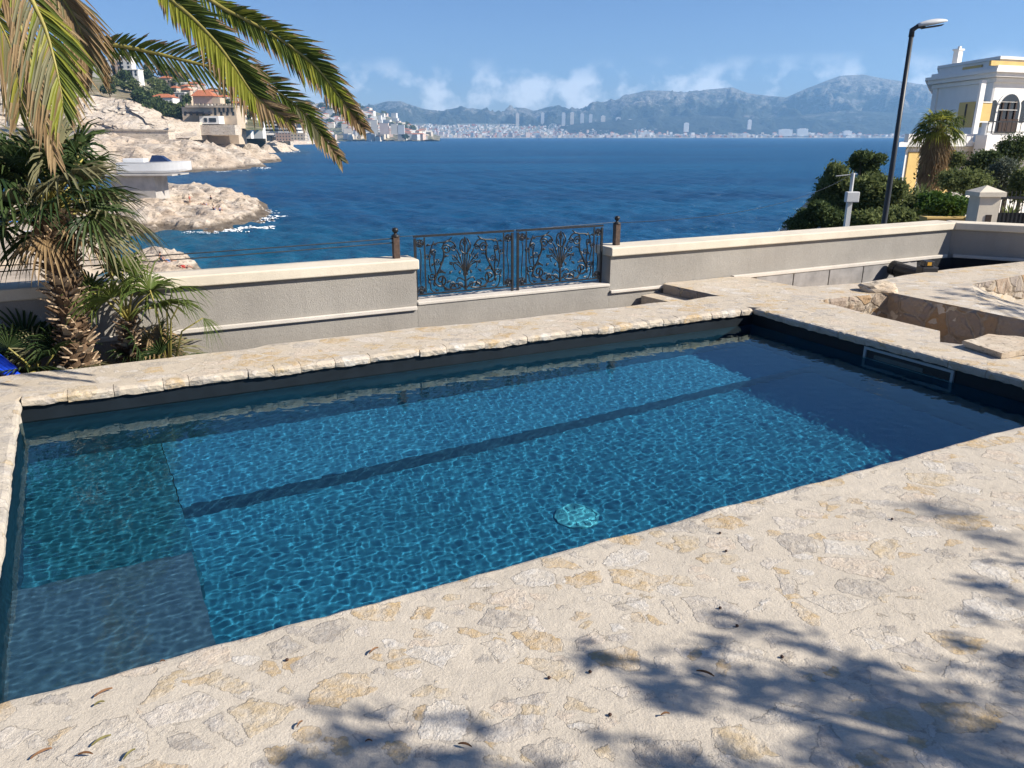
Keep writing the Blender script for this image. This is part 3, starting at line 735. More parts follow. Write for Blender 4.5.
# ornamental railing panels
def spiral(c,r0,r1,a0,turns,n=26):
    return [(c[0]+(r0+(r1-r0)*i/n)*math.cos(a0+turns*2*math.pi*i/n), c[1]+(r0+(r1-r0)*i/n)*math.sin(a0+turns*2*math.pi*i/n)) for i in range(n+1)]
def bez(p0,p1,p2,p3,n=14):
    o=[]
    for i in range(n+1):
        t=i/n; a=(1-t)**3; b=3*t*(1-t)**2; c=3*t*t*(1-t); d=t**3
        o.append((a*p0[0]+b*p1[0]+c*p2[0]+d*p3[0],a*p0[1]+b*p1[1]+c*p2[1]+d*p3[1]))
    return o
def railing(s0,s1,label):
    W=s1-s0; H=.60; zb=.075
    P=wp(s0,-.10); t=thing('iron_railing',label,'railing',(P.x,P.y,zb),group='wrought iron railing panels',rz=math.atan2(wa.y,wa.x))
    f=MB(); r=.011
    f.box((W/2,0,H),(W,.026,.02)); f.box((W/2,0,.03),(W-.02,.016,.014))
    for x in (.012,W-.012): f.box((x,0,H/2-.02),(.022,.022,H))
    for x in (.11,W-.11): f.box((x,0,(H+.03)/2),(.012,.012,H-.06))
    f.build('frame',M['iron'],t)
    b=MB()
    def st(pts,rr=.0075): b.tube([(x,.004*math.sin(i*.9),z) for i,(x,z) in enumerate(pts)],rr,5)
    cx=W/2
    for sg in (-1,1):
        def X(x): return cx+sg*x
        def mir(pts): return [(X(x),z) for x,z in pts]
        # central palmette
        for ang,ln in ((.12,.30),(.34,.28),(.58,.25),(.85,.2)):
            st(mir(bez((0,.17),(.02,.25),(math.sin(ang)*ln*.5,.17+ln*.75),(math.sin(ang)*ln*1.05,.19+ln*math.cos(ang)))),.007)
        st(mir(bez((0,.05),(.08,.12),(.13,.13),(.17,.06))),.009)
        st(mir(spiral((.14,.10),.035,.008,-1.2,1.4)),.007)
        # large S scrolls
        st(mir(bez((.06,.06),(.20,.02),(.30,.10),(.235,.20))),.010); st(mir(spiral((.265,.155),.085,.012,2.2,-1.7)),.009)
        st(mir(bez((.34,.12),(.30,.28),(.20,.34),(.235,.46))),.010); st(mir(spiral((.20,.455),.05,.01,.2,1.6)),.008)
        st(mir(bez((.235,.46),(.25,.56),(.12,.56),(.10,.47))),.008); st(mir(spiral((.125,.46),.03,.006,2.8,-1.4)),.007)
        st(mir(bez((.02,.55),(.08,.50),(.06,.42),(.0,.40))),.008)
        st(mir(bez((.32,.42),(.36,.33),(.30,.27),(.33,.18))),.008); st(mir(spiral((.335,.44),.03,.006,-1.6,1.5)),.007)
        st(mir(bez((.05,.30),(.12,.36),(.15,.30),(.11,.25))),.006); st(mir(bez((.40,.20),(.36,.10),(.40,.06),(.33,.04))),.007)
        st(mir(spiral((.36,.20),.04,.008,.5,-1.5)),.007); st(mir(spiral((.115,.37),.035,.006,2.0,1.4)),.006); st(mir(spiral((.30,.34),.032,.006,-2.0,1.5)),.006)
        st(mir(bez((.36,.24),(.40,.34),(.38,.46),(.33,.54))),.007); st(mir(spiral((.40,.40),.03,.006,3.0,1.3)),.006); st(mir(spiral((.06,.085),.03,.006,1.0,1.5)),.006)
        st(mir(bez((.14,.57),(.20,.50),(.30,.55),(.36,.50))),.007); st(mir(bez((.0,.12),(.05,.17),(.09,.18),(.10,.13))),.007)
        # acanthus leaves: short fat curls
        for (x,z,a) in ((.10,.07,.6),(.20,.05,.2),(.29,.06,-.3),(.17,.21,1.9),(.26,.30,1.1),(.22,.38,2.4),(.33,.10,1.2),(.06,.20,1.3),(.30,.52,-.5),(.36,.30,2.0),(.38,.13,1.0),(.14,.30,.4),(.20,.12,2.2),(.05,.36,1.2),(.41,.50,2.5),(.24,.24,.3)):
            st(mir([(x,z),(x+.02*math.cos(a),z+.02*math.sin(a)),(x+.045*math.cos(a+.5),z+.045*math.sin(a+.5))]),[.006,.013,.003])
        # corner rosettes between the paired uprights
        xo=W/2-.061
        for z in (.075,.53):
            st(mir(spiral((xo,z),.036,.036,0,1.0,12)),.006)
            for q in range(4): st(mir(spiral((xo+.018*math.cos(q*1.57),z+.018*math.sin(q*1.57)),.015,.004,q*1.57,1.1,9)),.007)
        st(mir(bez((xo,.12),(xo+.02,.25),(xo-.03,.35),(xo,.48))),.006)
    st([(cx,.04),(cx,.17),(cx,.46),(cx,.57)],[.014,.010,.008,.006]); st(spiral((cx,.20),.022,.022,0,1,10),.008)
    st([(cx,.48),(cx-.02,.51),(cx,.56)],.008); st([(cx,.48),(cx+.02,.51),(cx,.56)],.008)
    b.build('scrollwork',M['iron'],t)
mid=(SL+SR)/2
railing(SL+.02,mid-.02,'wrought iron railing panel with scrolls beside the left post')
railing(mid+.02,SR-.05,'wrought iron railing panel with scrolls beside the right post')
# blue hose at the left
k=MB()
for j in range(4):
    pts=[]
    for i in range(14):
        q=i/13
        p=atz(-40+q*66-j*6,359+q*14-j*1.5+5*q*q,-.02); pts.append((p.x,p.y+.03*j,p.z+.05+.035*j-.16*q*q))
    k.tube(pts,.022,8)
tag(k.build('garden_hose',M['bluehose'],smooth=True),'coiled bright blue hose behind the left end of the pool coping','hose')
# fallen leaves and seeds on the near terrace
def leafmesh(name,l,w,mat):
    k=MB(); n=6; V=[]
    for i in range(n+1):
        q=i/n; ww=w*math.sin(math.pi*min(.999,max(.02,q)))**.7; z=.005+.005*math.sin(q*3.0)
        V+=[(q*l-l/2,-ww/2,z+.002),(q*l-l/2,0,z-.002),(q*l-l/2,ww/2,z+.003)]
    k.add(V,[(i*3+j,i*3+j+1,(i+1)*3+j+1,(i+1)*3+j) for i in range(n) for j in range(2)])
    return k.build(name,mat)
LV=[(374,653,.05,.9,0,'curled brown leaf among grey stones near the pool edge'),(300,727,.035,1.2,0,'short brown leaf low in front of a white stone'),
 (369,744,.025,0,0,'tiny brown leaf at the edge of the tree shadow'),(465,748,.05,-.3,0,'dark brown leaf lying in the tree shadow'),
 (665,717,.035,.2,0,'reddish brown leaf beside a whitish stone'),(104,695,.065,.8,0,'long reddish leaf near the pool lip at left'),(100,706,.035,.6,1,'thin olive leaf just below the long reddish leaf'),
 (102,743,.065,.85,1,'long olive green leaf at lower left'),(130,757,.05,1.2,1,'broad olive green leaf near the bottom edge'),(42,756,.065,.8,0,'brown leaf in the bottom left corner'),(86,757,.05,.05,0,'brown leaf lying level on a yellow stone'),
 (163,664,.022,.1,0,'tiny leaf right on the pool lip'),(705,676,.07,-.5,0,'dark curled leaf in the middle of the tree shadow')]
for (u,v,l,a,g_,lab) in LV:
    p=atz(u,v,0); l*=.8; o=leafmesh('fallen_leaf',l,l*.2,M['greenleaf' if g_ else 'deadleaf']); o.location=(p.x,p.y,.004); o.rotation_euler=(0,0,a); tag(o,lab,'leaf','fallen leaves on the terrace')
sd=None
for (u,v) in [(549,679),(590,673),(610,716),(287,661),(726,552),(892,520),(720,609),(737,627),(782,658),(720,534)]:
    p=atz(u,v,0)
    if sd is None:
        k=MB(); k.lathe((0,0,0),[(.001,0),(.005,.002),(.006,.005),(.004,.008),(.001,.010)],8); sd=k.build('fallen_seed',M['berry'],None,True)
        o=sd
    else: o=link(sd.copy())
    o.location=(p.x,p.y,.001); tag(o,'small dark round seed fallen on the pale terrace','seed','seeds on the terrace')
# ================================================================ palms and near plants
def quads_from(name,C,U,Wv,mats,parent=None,midx=None):
    n=len(C); V=np.empty((n,4,3)); V[:,0]=C-U-Wv; V[:,1]=C+U-Wv; V[:,2]=C+U+Wv; V[:,3]=C-U+Wv
    return np_mesh(name,V.reshape(-1,3),np.arange(n*4).reshape(-1,4),mats,parent,False,midx)
def leaf_cloud(rng,blobs,n,size,shell=.55,asp=.55):
    """blobs: list of (centre,(rx,ry,rz)); returns centres and half axes of n leaf faces"""
    vol=np.array([b[1][0]*b[1][1]*b[1][2] for b in blobs])**.67; vol/=vol.sum()
    idx=rng.choice(len(blobs),n,p=vol)
    d=rng.normal(size=(n,3)); d/=np.linalg.norm(d,axis=1)[:,None]
    r=(shell+(1-shell)*rng.rand(n)**.6)*(1+.22*rng.normal(size=n))
    r=np.where(rng.rand(n)<.25,rng.rand(n)**.5,r)
    cc=np.array([b[0] for b in blobs])[idx]; rr=np.array([b[1] for b in blobs])[idx]
    C=cc+d*r[:,None]*rr
    a=rng.normal(size=(n,3)); a/=np.linalg.norm(a,axis=1)[:,None]
    b=np.cross(a,rng.normal(size=(n,3))); b/=np.linalg.norm(b,axis=1)[:,None]
    s=size*(.6+.8*rng.rand(n))
    return C,a*s[:,None],b*(s*asp)[:,None]
def tree(name,label,cat,loc,blobs,n,size,mat,trunk=None,group=None,seed=1,shell=.55,asp=.55,bark='bark'):
    """blobs and trunk lines are local to loc"""
    t=thing(name,label,cat,loc,group); rng=np.random.RandomState(seed)
    C,U,W_=leaf_cloud(rng,blobs,n,size,shell,asp); quads_from('crown',C,U,W_,M[mat],t)
    if trunk:
        k=MB()
        for pts,r in trunk: k.tube(pts,r,7)
        k.build('trunk',M[bark],t,True)
    return t
def frame(d,up=(0,0,1)):
    d=Vector(d).normalized(); s=d.cross(Vector(up)); 
    if s.length<1e-4: s=d.orthogonal()
    s.normalize(); n=s.cross(d); return d,s,n
def fan(mb,base,d,R_,n=26,arc=2.3,droop=.35,roll=0.0,m=0,rnd=random,w=.020,split=.45):
    """a palmate leaf: pleated segments spreading from one point, tips free and drooping"""
    d,s,nm=frame(d); 
    q=Matrix.Rotation(roll,3,d); s=q@s; nm=q@nm
    base=Vector(base)
    for i in range(n):
        a=-arc+2*arc*(i+.5)/n+rnd.uniform(-.03,.03)
        L=R_*(.72+.28*math.cos(a*.62))*rnd.uniform(.9,1.06)
        dirn=d*math.cos(a)+s*math.sin(a); side=-d*math.sin(a)+s*math.cos(a)
        dr_=droop*rnd.uniform(.5,1.5); V=[]
        for k,(q_,ww) in enumerate(((0.03,.25),(.35,.9),(.65,.75),(.88,.35),(1.0,.05))):
            c=base+dirn*(L*q_)+Vector((0,0,-1))*(L*dr_*q_**2.6)+nm*(L*.12*math.sin(q_*2.5))
            hw=w*R_/.6*ww*2*arc/4.6*26/n
            V+=[c-side*hw+nm*hw*.35, c-nm*hw*.45, c+side*hw+nm*hw*.35]
        mb.add(V,[(k*3+j,k*3+j+1,(k+1)*3+j+1,(k+1)*3+j) for k in range(4) for j in range(2)],m)
def fan_palm(loc,label,height,trunk_r,nleaf,Rl,seed,mats=('fan','dead'),skirt=8,lean=(0,0),elev=(-.35,1.35),pet=.45,group='fan palms in the bed behind the pool',azf=None):
    rnd=random.Random(seed); t=thing('fan_palm',label,'palm',loc,group)
    top=Vector((lean[0],lean[1],height))
    if height>.4:
        k=MB(); n=14; pts=[]; rs=[]
        for i in range(n+1):
            q=i/n; pts.append((lean[0]*q,lean[1]*q,height*q)); rs.append(trunk_r*(.66+.06*math.sin(q*9)+.12*q))
        k.tube(pts,rs,12)
        k.build('trunk',M['fibre'],t,True)
        f=MB()
        nb=int(height*230)
        for i in range(nb):   # stubs of old leaf bases, pointing up and out
            q=(i+rnd.random())/nb; a=i*2.39996+rnd.uniform(-.3,.3); r=trunk_r*(.80+.25*q)
            c=Vector((lean[0]*q+r*.8*math.cos(a),lean[1]*q+r*.8*math.sin(a),height*q)); o=Vector((math.cos(a),math.sin(a),rnd.uniform(.25,1.3))).normalized()
            sd=Vector((-math.sin(a),math.cos(a),0)); l=rnd.uniform(.035,.10); w=rnd.uniform(.012,.030); th=.008
            nrm=sd.cross(o)
            V=[c-sd*w*1.2-nrm*th,c+sd*w*1.2-nrm*th,c+sd*w*1.2+nrm*th,c-sd*w*1.2+nrm*th,c+o*l-sd*w*.6-nrm*th*.5,c+o*l+sd*w*.6-nrm*th*.5,c+o*l+sd*w*.6+nrm*th*.5,c+o*l-sd*w*.6+nrm*th*.5]
            f.add(V,[(0,1,5,4),(1,2,6,5),(2,3,7,6),(3,0,4,7),(4,5,6,7)],1 if rnd.random()<.5 else 0)
        f.build('leaf_bases',[M['fibre'],M['fibrelight']],t)
    c=MB(); p=MB()
    for i in range(nleaf):
        a=i*2.39996+rnd.uniform(-.25,.25); q=(i+.5)/nleaf
        e=elev[0]+(elev[1]-elev[0])*q+rnd.uniform(-.12,.12)
        if azf and azf(a%(2*math.pi),e): continue
        d=Vector((math.cos(a)*math.cos(e),math.sin(a)*math.cos(e),math.sin(e)))
        L=pet*rnd.uniform(.75,1.2); b=top+d*L+Vector((0,0,-.08*L if e<.6 else 0))
        p.tube([top,top+d*L*.5+Vector((0,0,.03)),b],[.014,.009,.006],5)
        fan(c,b,(d+Vector((0,0,-.25 if e<.8 else 0))),Rl*rnd.uniform(.8,1.1),24,2.2,rnd.uniform(.15,.55),rnd.uniform(-.6,.6),(1 if rnd.random()<.28 else 0),rnd)
    c.build('crown',[M[mats[0]],M['frondgrey']],t); p.build('leaf_stalks',M['rachis'],t,True)
    if skirt:
        s=MB()
        for i in range(skirt):
            a=i*2.39996+rnd.uniform(-.3,.3); e=rnd.uniform(-1.3,-.5); d=Vector((math.cos(a)*math.cos(e),math.sin(a)*math.cos(e),math.sin(e)))
            b=top+Vector((0,0,-.03))+d*pet*.5; s.tube([top,b],[.012,.006],5); fan(s,b,d,Rl*rnd.uniform(.55,.85),18,1.6,.5,rnd.uniform(-.6,.6),0,rnd)
        s.build('dry_leaves',M['dead'],t)
    return t
BZ=-.62
P=aty(76,340,5.75); fan_palm((P.x,P.y,BZ),'tall shaggy fan palm with thick brown trunk beside the blue hose',1.68,.13,46,.42,3,skirt=4,lean=(-.03,.02),pet=.42,elev=(-.35,1.35),azf=lambda a,e: abs((a-5.2+3.1416)%6.2832-3.1416)<.9 and e<.15)
P=aty(124,340,6.0); fan_palm((P.x,P.y,BZ),'young fan palm with light green leaves just right of the tall trunk',.80,.06,8,.34,8,('fanlight','dead'),1,lean=(.03,.05),pet=.36,elev=(.35,1.45))
P=aty(38,362,5.75); fan_palm((P.x,P.y,BZ),'low dark fan palm left of the tall trunk behind the coping',.38,.06,11,.33,12,('fan','dead'),0,pet=.34,elev=(.3,1.35))
P=aty(150,352,6.05); fan_palm((P.x,P.y,BZ),'small bushy fan palm at the foot of the young palm',.36,.05,9,.30,21,('fan','dead'),2,pet=.26,elev=(.25,1.2))
P=aty(165,345,6.0); t_=fan_palm((P.x,P.y,BZ),'thin arching fan palm shoot reaching over the grey wall to the right',.42,.03,0,.3,5,('fanlight','dead'),0)
c=MB(); p=MB(); rnd=random.Random(4)
for (u,v,dx,dz,r,ar) in ((172,292,.8,.25,.34,1.2),(180,303,1,-.25,.22,1.0),(203,318,.7,-1.0,.19,.9),(150,290,.2,1,.4,1.5)):
    b=aty(u,v,6.0)-P; b.z+=P.z-BZ; 
    p.tube([(0,0,.30),(b.x*.45,0,b.z*.75+.1),(b.x,b.y,b.z)],[.012,.007,.005],5); fan(c,b,(dx,-.1,dz),r,16,ar,.55,rnd.uniform(-.3,.3),0,rnd,w=.016)
c.build('crown',M['fanlight'],t_); p.build('leaf_stalks',M['rachis'],t_,True)
for ch in list(t_.children):
    if ch.type=='MESH' and len(ch.data.vertices)==0: bpy.data.objects.remove(ch)
# ---- date palm: trunk outside the frame at the left, fronds arching into it
DP=Vector((-4.45,5.0,3.3))
dp=thing('date_palm','date palm with long arching fronds hanging over the pool corner, some tips dry','palm',(DP.x,DP.y,BZ))
def loc_(p): return Vector(p)-Vector((DP.x,DP.y,BZ))
k=MB(); n=24; k.tube([(0,0,(DP.z-BZ)*i/n) for i in range(n+1)],[.24+.02*(i%2) for i in range(n+1)],14); k.build('trunk',M['fibre'],dp)
def smooth_line(pts,n):
    pts=[Vector(p) for p in pts]; out=[]; m=len(pts)-1
    for i in range(n+1):
        t=i/n*m; k=min(int(t),m-1); f=t-k
        p0=pts[max(k-1,0)];p1=pts[k];p2=pts[k+1];p3=pts[min(k+2,m)]
        out.append(.5*((2*p1)+(p2-p0)*f+(2*p0-5*p1+4*p2-p3)*f*f+(3*p1-p0-3*p2+p3)*f**3))
    return out
def frond(pts,nl,l0,l1,mat_f,seed,ang=.75,droop=.35,base_skip=.12,vee=.5,hang=(1,1),w=.0085,face=.85):
    """pts: world points of the midrib. leaflets in two ranks, folded upward in a V; dry tips toward the end"""
    rnd=random.Random(seed); line=smooth_line([loc_(p) for p in pts],60); n=len(line)-1
    r=MB(); r.tube(line,[.016*(1-i/n)+.003 for i in range(n+1)],6); rb=r.build('frond',M['rachis'],dp,True)
    k=MB()
    for i in range(nl):
        q=base_skip+(1-base_skip)*(i+rnd.random()*.5)/nl; f=q*n; a=min(int(f),n-1); c=line[a].lerp(line[a+1],f-a)
        t=(line[min(a+2,n)]-line[max(a-1,0)]).normalized(); wc=c+Vector((DP.x,DP.y,BZ)); vd=(Vector((0,0,CH))-wc).normalized(); s=t.cross(Vector((0,0,1))*(1-face)+vd*face); s.normalize(); nm=s.cross(t)
        env=min(1,.45+1.6*(q-base_skip))*(1-.72*max(0,(q-.45)/.55)**1.5)
        for sg in (-1,1):
            L=(l0 if sg<0 else l1)*env*rnd.uniform(.85,1.12)
            an=ang*(1-.45*q)*rnd.uniform(.9,1.1)
            dirn=(t*math.cos(an)+s*sg*math.sin(an)+nm*vee*rnd.uniform(.4,1.0)*.6).normalized()
            dn_=droop*rnd.uniform(.6,1.5)*(hang[0] if sg<0 else hang[1])
            sd=dirn.cross(nm).normalized(); mi=mat_f(q,sg,rnd); V=[]
            dry=rnd.random()
            for (x,ww) in ((0,.5),(.3,1),(.7,.8),(1,.06)):
                p=c+dirn*(L*x)+Vector((0,0,-1))*(L*dn_*x*x); hw=w*ww; tw=nm*.35*hw
                V+=[p-sd*hw+tw,p,p+sd*hw+tw]
            fs=[(a2*3+j,a2*3+j+1,(a2+1)*3+j+1,(a2+1)*3+j) for a2 in range(3) for j in range(2)]
            for fi,fc in enumerate(fs):
                pass
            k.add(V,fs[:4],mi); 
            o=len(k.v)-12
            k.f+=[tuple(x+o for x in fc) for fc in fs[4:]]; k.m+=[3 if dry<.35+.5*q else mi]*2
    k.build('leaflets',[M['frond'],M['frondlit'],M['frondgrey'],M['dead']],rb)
    return rb
CR=DP
def px(L,y0,y1): 
    m=len(L)-1; return [aty(u,v,y0+(y1-y0)*i/m) for i,(u,v) in enumerate(L)]
# greenish dark frond ending over the sea
frond([CR]+px([(20,10),(85,41),(120,46),(150,52),(195,63),(235,73),(270,87),(300,109),(320,133),(341,160)],4.9,4.5),78,.24,.26,lambda q,s,r: 3 if q>.9 and r.random()<.6 else (0 if r.random()<.85 else 2),2,base_skip=.22,droop=.10)
# yellow green frond in front, sunlit side given the brighter leaf colour
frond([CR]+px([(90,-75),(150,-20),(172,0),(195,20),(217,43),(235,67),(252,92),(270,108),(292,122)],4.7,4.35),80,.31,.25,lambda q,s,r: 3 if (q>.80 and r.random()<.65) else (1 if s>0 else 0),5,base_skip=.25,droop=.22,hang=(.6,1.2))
# right-hand frond
frond([CR]+px([(60,-110),(150,-45),(215,3),(240,17),(267,31),(294,49),(316,67),(336,92),(348,108),(364,128)],5.0,4.6),92,.25,.24,lambda q,s,r: 3 if (q>.84 and r.random()<.75) else (0 if r.random()<.7 else 1),9,base_skip=.25,droop=.14)
# hanging frond at the far left with dry leaflets
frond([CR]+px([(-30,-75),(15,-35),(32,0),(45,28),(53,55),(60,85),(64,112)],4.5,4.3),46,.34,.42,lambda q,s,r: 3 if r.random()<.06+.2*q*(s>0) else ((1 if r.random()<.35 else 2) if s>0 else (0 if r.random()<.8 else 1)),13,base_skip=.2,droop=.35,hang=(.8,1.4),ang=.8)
frond([CR]+px([(-60,-50),(-20,-30),(10,0),(30,60),(42,110),(56,160)],4.7,4.6),26,.26,.26,lambda q,s,r: 3,17,base_skip=.3,droop=.5,ang=.6)
frond([CR]+px([(-40,-120),(10,-70),(48,-20),(70,10),(85,42),(92,62)],4.8,4.8),56,.34,.34,lambda q,s,r: 3 if r.random()<.7 else 2,19,base_skip=.2,droop=.5,ang=.7)
frond([CR]+px([(-70,-70),(-40,-30),(-12,5),(8,40),(18,80),(20,112)],5.3,5.5),50,.4,.4,lambda q,s,r: 3 if r.random()<.3 else (1 if r.random()<.4 else 2),23,base_skip=.2,droop=.4,ang=.7)
# more fronds of the same crown, outside the frame
for j,(az,el,l) in enumerate(((150,.5,2.6),(190,.7,2.6),(230,.4,2.6),(280,.8,2.4),(330,1.0,2.2),(95,.9,2.4),(120,.3,2.4),(30,1.2,2.2))):
    d=Vector((math.cos(R(az)),math.sin(R(az)),0)); pts=[]
    for i in range(7):
        q=i/6; pts.append(CR+d*(l*q*math.cos(el))+Vector((0,0,l*(math.sin(el)*q-.75*q*q))))
    frond(pts,44,.4,.4,lambda q,s,r: 0 if r.random()<.8 else 1,40+j,base_skip=.12,droop=.35)
# ---- pine outside the frame at the right: it casts the dappled shade on the terrace
pt=thing('pine_tree','umbrella pine standing on the terrace beyond the right edge','tree',(6.6,-.3,-.01))
k=MB(); trunk=[(0,0,0),(-.05,.05,1.0),(-.15,.15,1.8),(-.2,.25,2.4),(-.25,.3,2.9)]; k.tube(trunk,[.15,.13,.11,.09,.06],10)
rng=np.random.RandomState(3); rnd=random.Random(3)
base=Vector((6.6,-.3,0)); cl=[]
spots=[(330,752,.16),(360,745,.15),(400,758,.14),(440,752,.14),(470,760,.14),
 (600,655,.09),(640,676,.12),(675,685,.13),(705,690,.14),(740,690,.15),(775,695,.16),(720,668,.09),(770,640,.10),(800,650,.11),(745,625,.08),(690,640,.07),(840,690,.13),(870,700,.15),(905,715,.16),(930,700,.12),(850,668,.09),(890,735,.15),(940,745,.17),(985,735,.16),(1010,700,.16),(1000,620,.10),(1018,600,.08),(980,590,.06),(1020,655,.12),(820,735,.10),(790,758,.12),(850,765,.15),(690,764,.09),(640,757,.07),(950,680,.09),(985,765,.25),(910,765,.2),(1010,560,.05),(970,640,.05)]
for i,(u,v,r) in enumerate(spots):
    g_=atz(u,v,0); h=1.9+.8*rnd.random()+(.15 if u>850 else 0)
    cl.append((g_+SUN*(h/SUN.z),r*.70))
# shade on the ramp and the far right deck
for (u,v,r) in ((1000,300,.26),(1020,292,.26),(985,302,.22),(1005,290,.2),(990,295,.2),(1030,310,.25),(970,294,.10),(1045,300,.3),(1010,312,.15)):
    g_=atz(u,v,-.03); cl.append((g_+SUN*(2.6/SUN.z),r*.9))
nspot=len(cl)
for i in range(120):
    a=rnd.uniform(0,6.28); r=rnd.uniform(.3,2.2); cl.append((Vector((6.9+r*math.cos(a),-.4+r*math.sin(a)*1.2,2.9+rnd.uniform(-.6,.7))),rnd.uniform(.2,.4)))
def offscreen(c,r):
    g_=c-SUN*(c.z/SUN.z); w_=Vector((g_.x,g_.y,-CH)); dep=w_.y*cT-w_.z*sT
    if dep<.3: return True
    u=512+F*w_.x/dep; v=384-F*(w_.y*sT+w_.z*cT)/dep; m=F*r*1.6/dep
    return u>1024+m or v>768+m or u<-m
cl=cl[:nspot]+[(c,r) for c,r in cl[nspot:] if offscreen(c,r)]
cl=[(c,r) for c,r in cl if c.x/max(c.y,.01)>.85 or c.y<.3]
hub=[Vector(p)+base for p in trunk[2:]]
for i,(c,r) in enumerate(cl):
    h=min(hub,key=lambda q:(q-c).length); m=h.lerp(c,.5)+Vector((0,0,-.12))
    k.tube([h-base,m-base,c-base],[.016,.009,.004],5)
k.build('trunk',M['bark'],pt,True)
N=sum(int(520*(r/.15)**2)+60 for c,r in cl)
Cs=[];Us=[];Ws=[]
for c,r in cl:
    n=int(95*(r/.15)**1.9)+18
    sub=[(np.array(c-base)+rng.normal(size=3)*r*.75,(r*.42,r*.42,r*.3)) for _ in range(6)]
    C,U,W_=leaf_cloud(rng,sub,n,.034,.3,.16); Cs.append(C);Us.append(U);Ws.append(W_)
quads_from('crown',np.concatenate(Cs),np.concatenate(Us),np.concatenate(Ws),M['pine'],pt)
# ================================================================ sea and the left coast
def sea_mesh():
    """sea surface as real waves: rings round the viewpoint's foot, cells growing with distance so each wave is only kept where the mesh can carry it"""
    rr=[14.0]
    while rr[-1]<9300: rr.append(rr[-1]*1.0072+.02)
    rr=np.array(rr); aa=np.concatenate([np.linspace(-1.45,-.64,60,endpoint=False),np.linspace(-.64,.60,640),np.linspace(.602,1.45,60)])
    A,Rr=np.meshgrid(aa,rr); X=Rr*np.sin(A); Y=Rr*np.cos(A); Z=np.zeros_like(X); rng=np.random.RandomState(9)
    cell=Rr*.0072+.02
    for i in range(80):
        lam=.8*(15**rng.rand()); kk=2*math.pi/lam; th=R(205)+rng.normal()*.85; ph=rng.rand()*6.28; slope=.072*(1.2 if lam<4 else .6)
        fade=np.clip((lam/cell-2.2)/2.0,0,1)
        env=.65+.35*np.sin(X*.011*rng.uniform(-1,1)+Y*.013*rng.uniform(-1,1)+rng.rand()*6)
        p=kk*(X*math.sin(th)+Y*math.cos(th))+ph+.6*np.sin(X*kk*.13*math.cos(th)+ph*2)
        Z+=fade*env*slope/kk*(np.sin(p)+.22*np.cos(2*p))
    V=np.stack([X,np.minimum(Y,9400),Z+SEA],-1).reshape(-1,3)
    return np_mesh('sea',V,grid_faces(len(aa),len(rr))[:,::-1],M['sea'],None,True)
tag(sea_mesh(),kind='structure')
def seg_dist(p,a,b):
    ab=b-a; t=max(0,min(1,(p-a).dot(ab)/max(ab.dot(ab),1e-9))); return (p-a-ab*t).length
def inside(p,poly):
    c=False; n=len(poly)
    for i in range(n):
        a,b=poly[i],poly[(i+1)%n]
        if (a.y>p.y)!=(b.y>p.y) and p.x<(b.x-a.x)*(p.y-a.y)/(b.y-a.y)+a.x: c=not c
    return c
def rock_land(name,poly,cell,hfun,seed,mat,ew,rough,base=SEA,strata=(.35,.8),smooth=False):
    """heightfield rock whose outline is poly (world xy); hfun(p,d) = height above base at d metres inside the edge"""
    poly=[Vector((p[0],p[1])) for p in poly]
    x0=min(p.x for p in poly)-2*ew; x1=max(p.x for p in poly)+2*ew; y0=min(p.y for p in poly)-2*ew; y1=max(p.y for p in poly)+2*ew
    nx=int((x1-x0)/cell)+1; ny=int((y1-y0)/cell)+1; H=np.full((ny,nx),-99.0); V=np.empty((ny,nx,3))
    for j in range(ny):
        for i in range(nx):
            p=Vector((x0+i*cell,y0+j*cell)); d=min(seg_dist(p,poly[a],poly[(a+1)%len(poly)]) for a in range(len(poly)))
            if not inside(p,poly): d=-d
            q=Vector((p.x,p.y,seed*7.1))
            d+=ew*(.9*noise.noise(q/(ew*3.2))+.5*noise.noise(q/(ew*1.1)))
            if d>-ew:
                u_=p.x*.8+p.y*.6; w_=-p.x*.6+p.y*.8
                st=noise.noise(Vector((u_/(rough*2.2),w_/(rough*9),seed)))            # tilted beds
                bl=noise.ridged_multi_fractal(Vector((p.x/(rough*5),p.y/(rough*5),seed)),.8,2.2,6,1.0,2.0)-1.0; bl+=.55*noise.noise(Vector((u_/(rough*1.1),w_/(rough*3.0),seed+4)))
                f=min(1,max(0,d/ew)) if d>0 else 0
                h=hfun(p,d)+ (st*.9+bl*.7)*rough*f*strata[1]
                bed=math.floor((h+.4*st*rough)/(rough*.7))*(rough*.7)
                h=h*(1-strata[0])+bed*strata[0] if d>0 else d*.6
                H[j,i]=h
            V[j,i]=(p.x+cell*.3*noise.noise(q*3),p.y+cell*.3*noise.noise(q*3+Vector((9,0,0))),base+max(H[j,i],-2.5))
    idx=grid_faces(nx,ny); keep=(H.reshape(-1)[idx]>-50).all(1)
    o=np_mesh(name,V.reshape(-1,3),idx[keep],mat,None,smooth); tag(o,kind='structure')
    return o
BV={}
def hit(o,u,v):
    if o.name not in BV:
        me=o.data; BV[o.name]=BVHTree.FromPolygons([x.co.copy() for x in me.vertices],[tuple(p.vertices) for p in me.polygons])
    h=BV[o.name].ray_cast(Vector((0,0,CH)),ray(u,v).normalized())
    return h[0]
S=lambda u,v: atz(u,v,SEA)
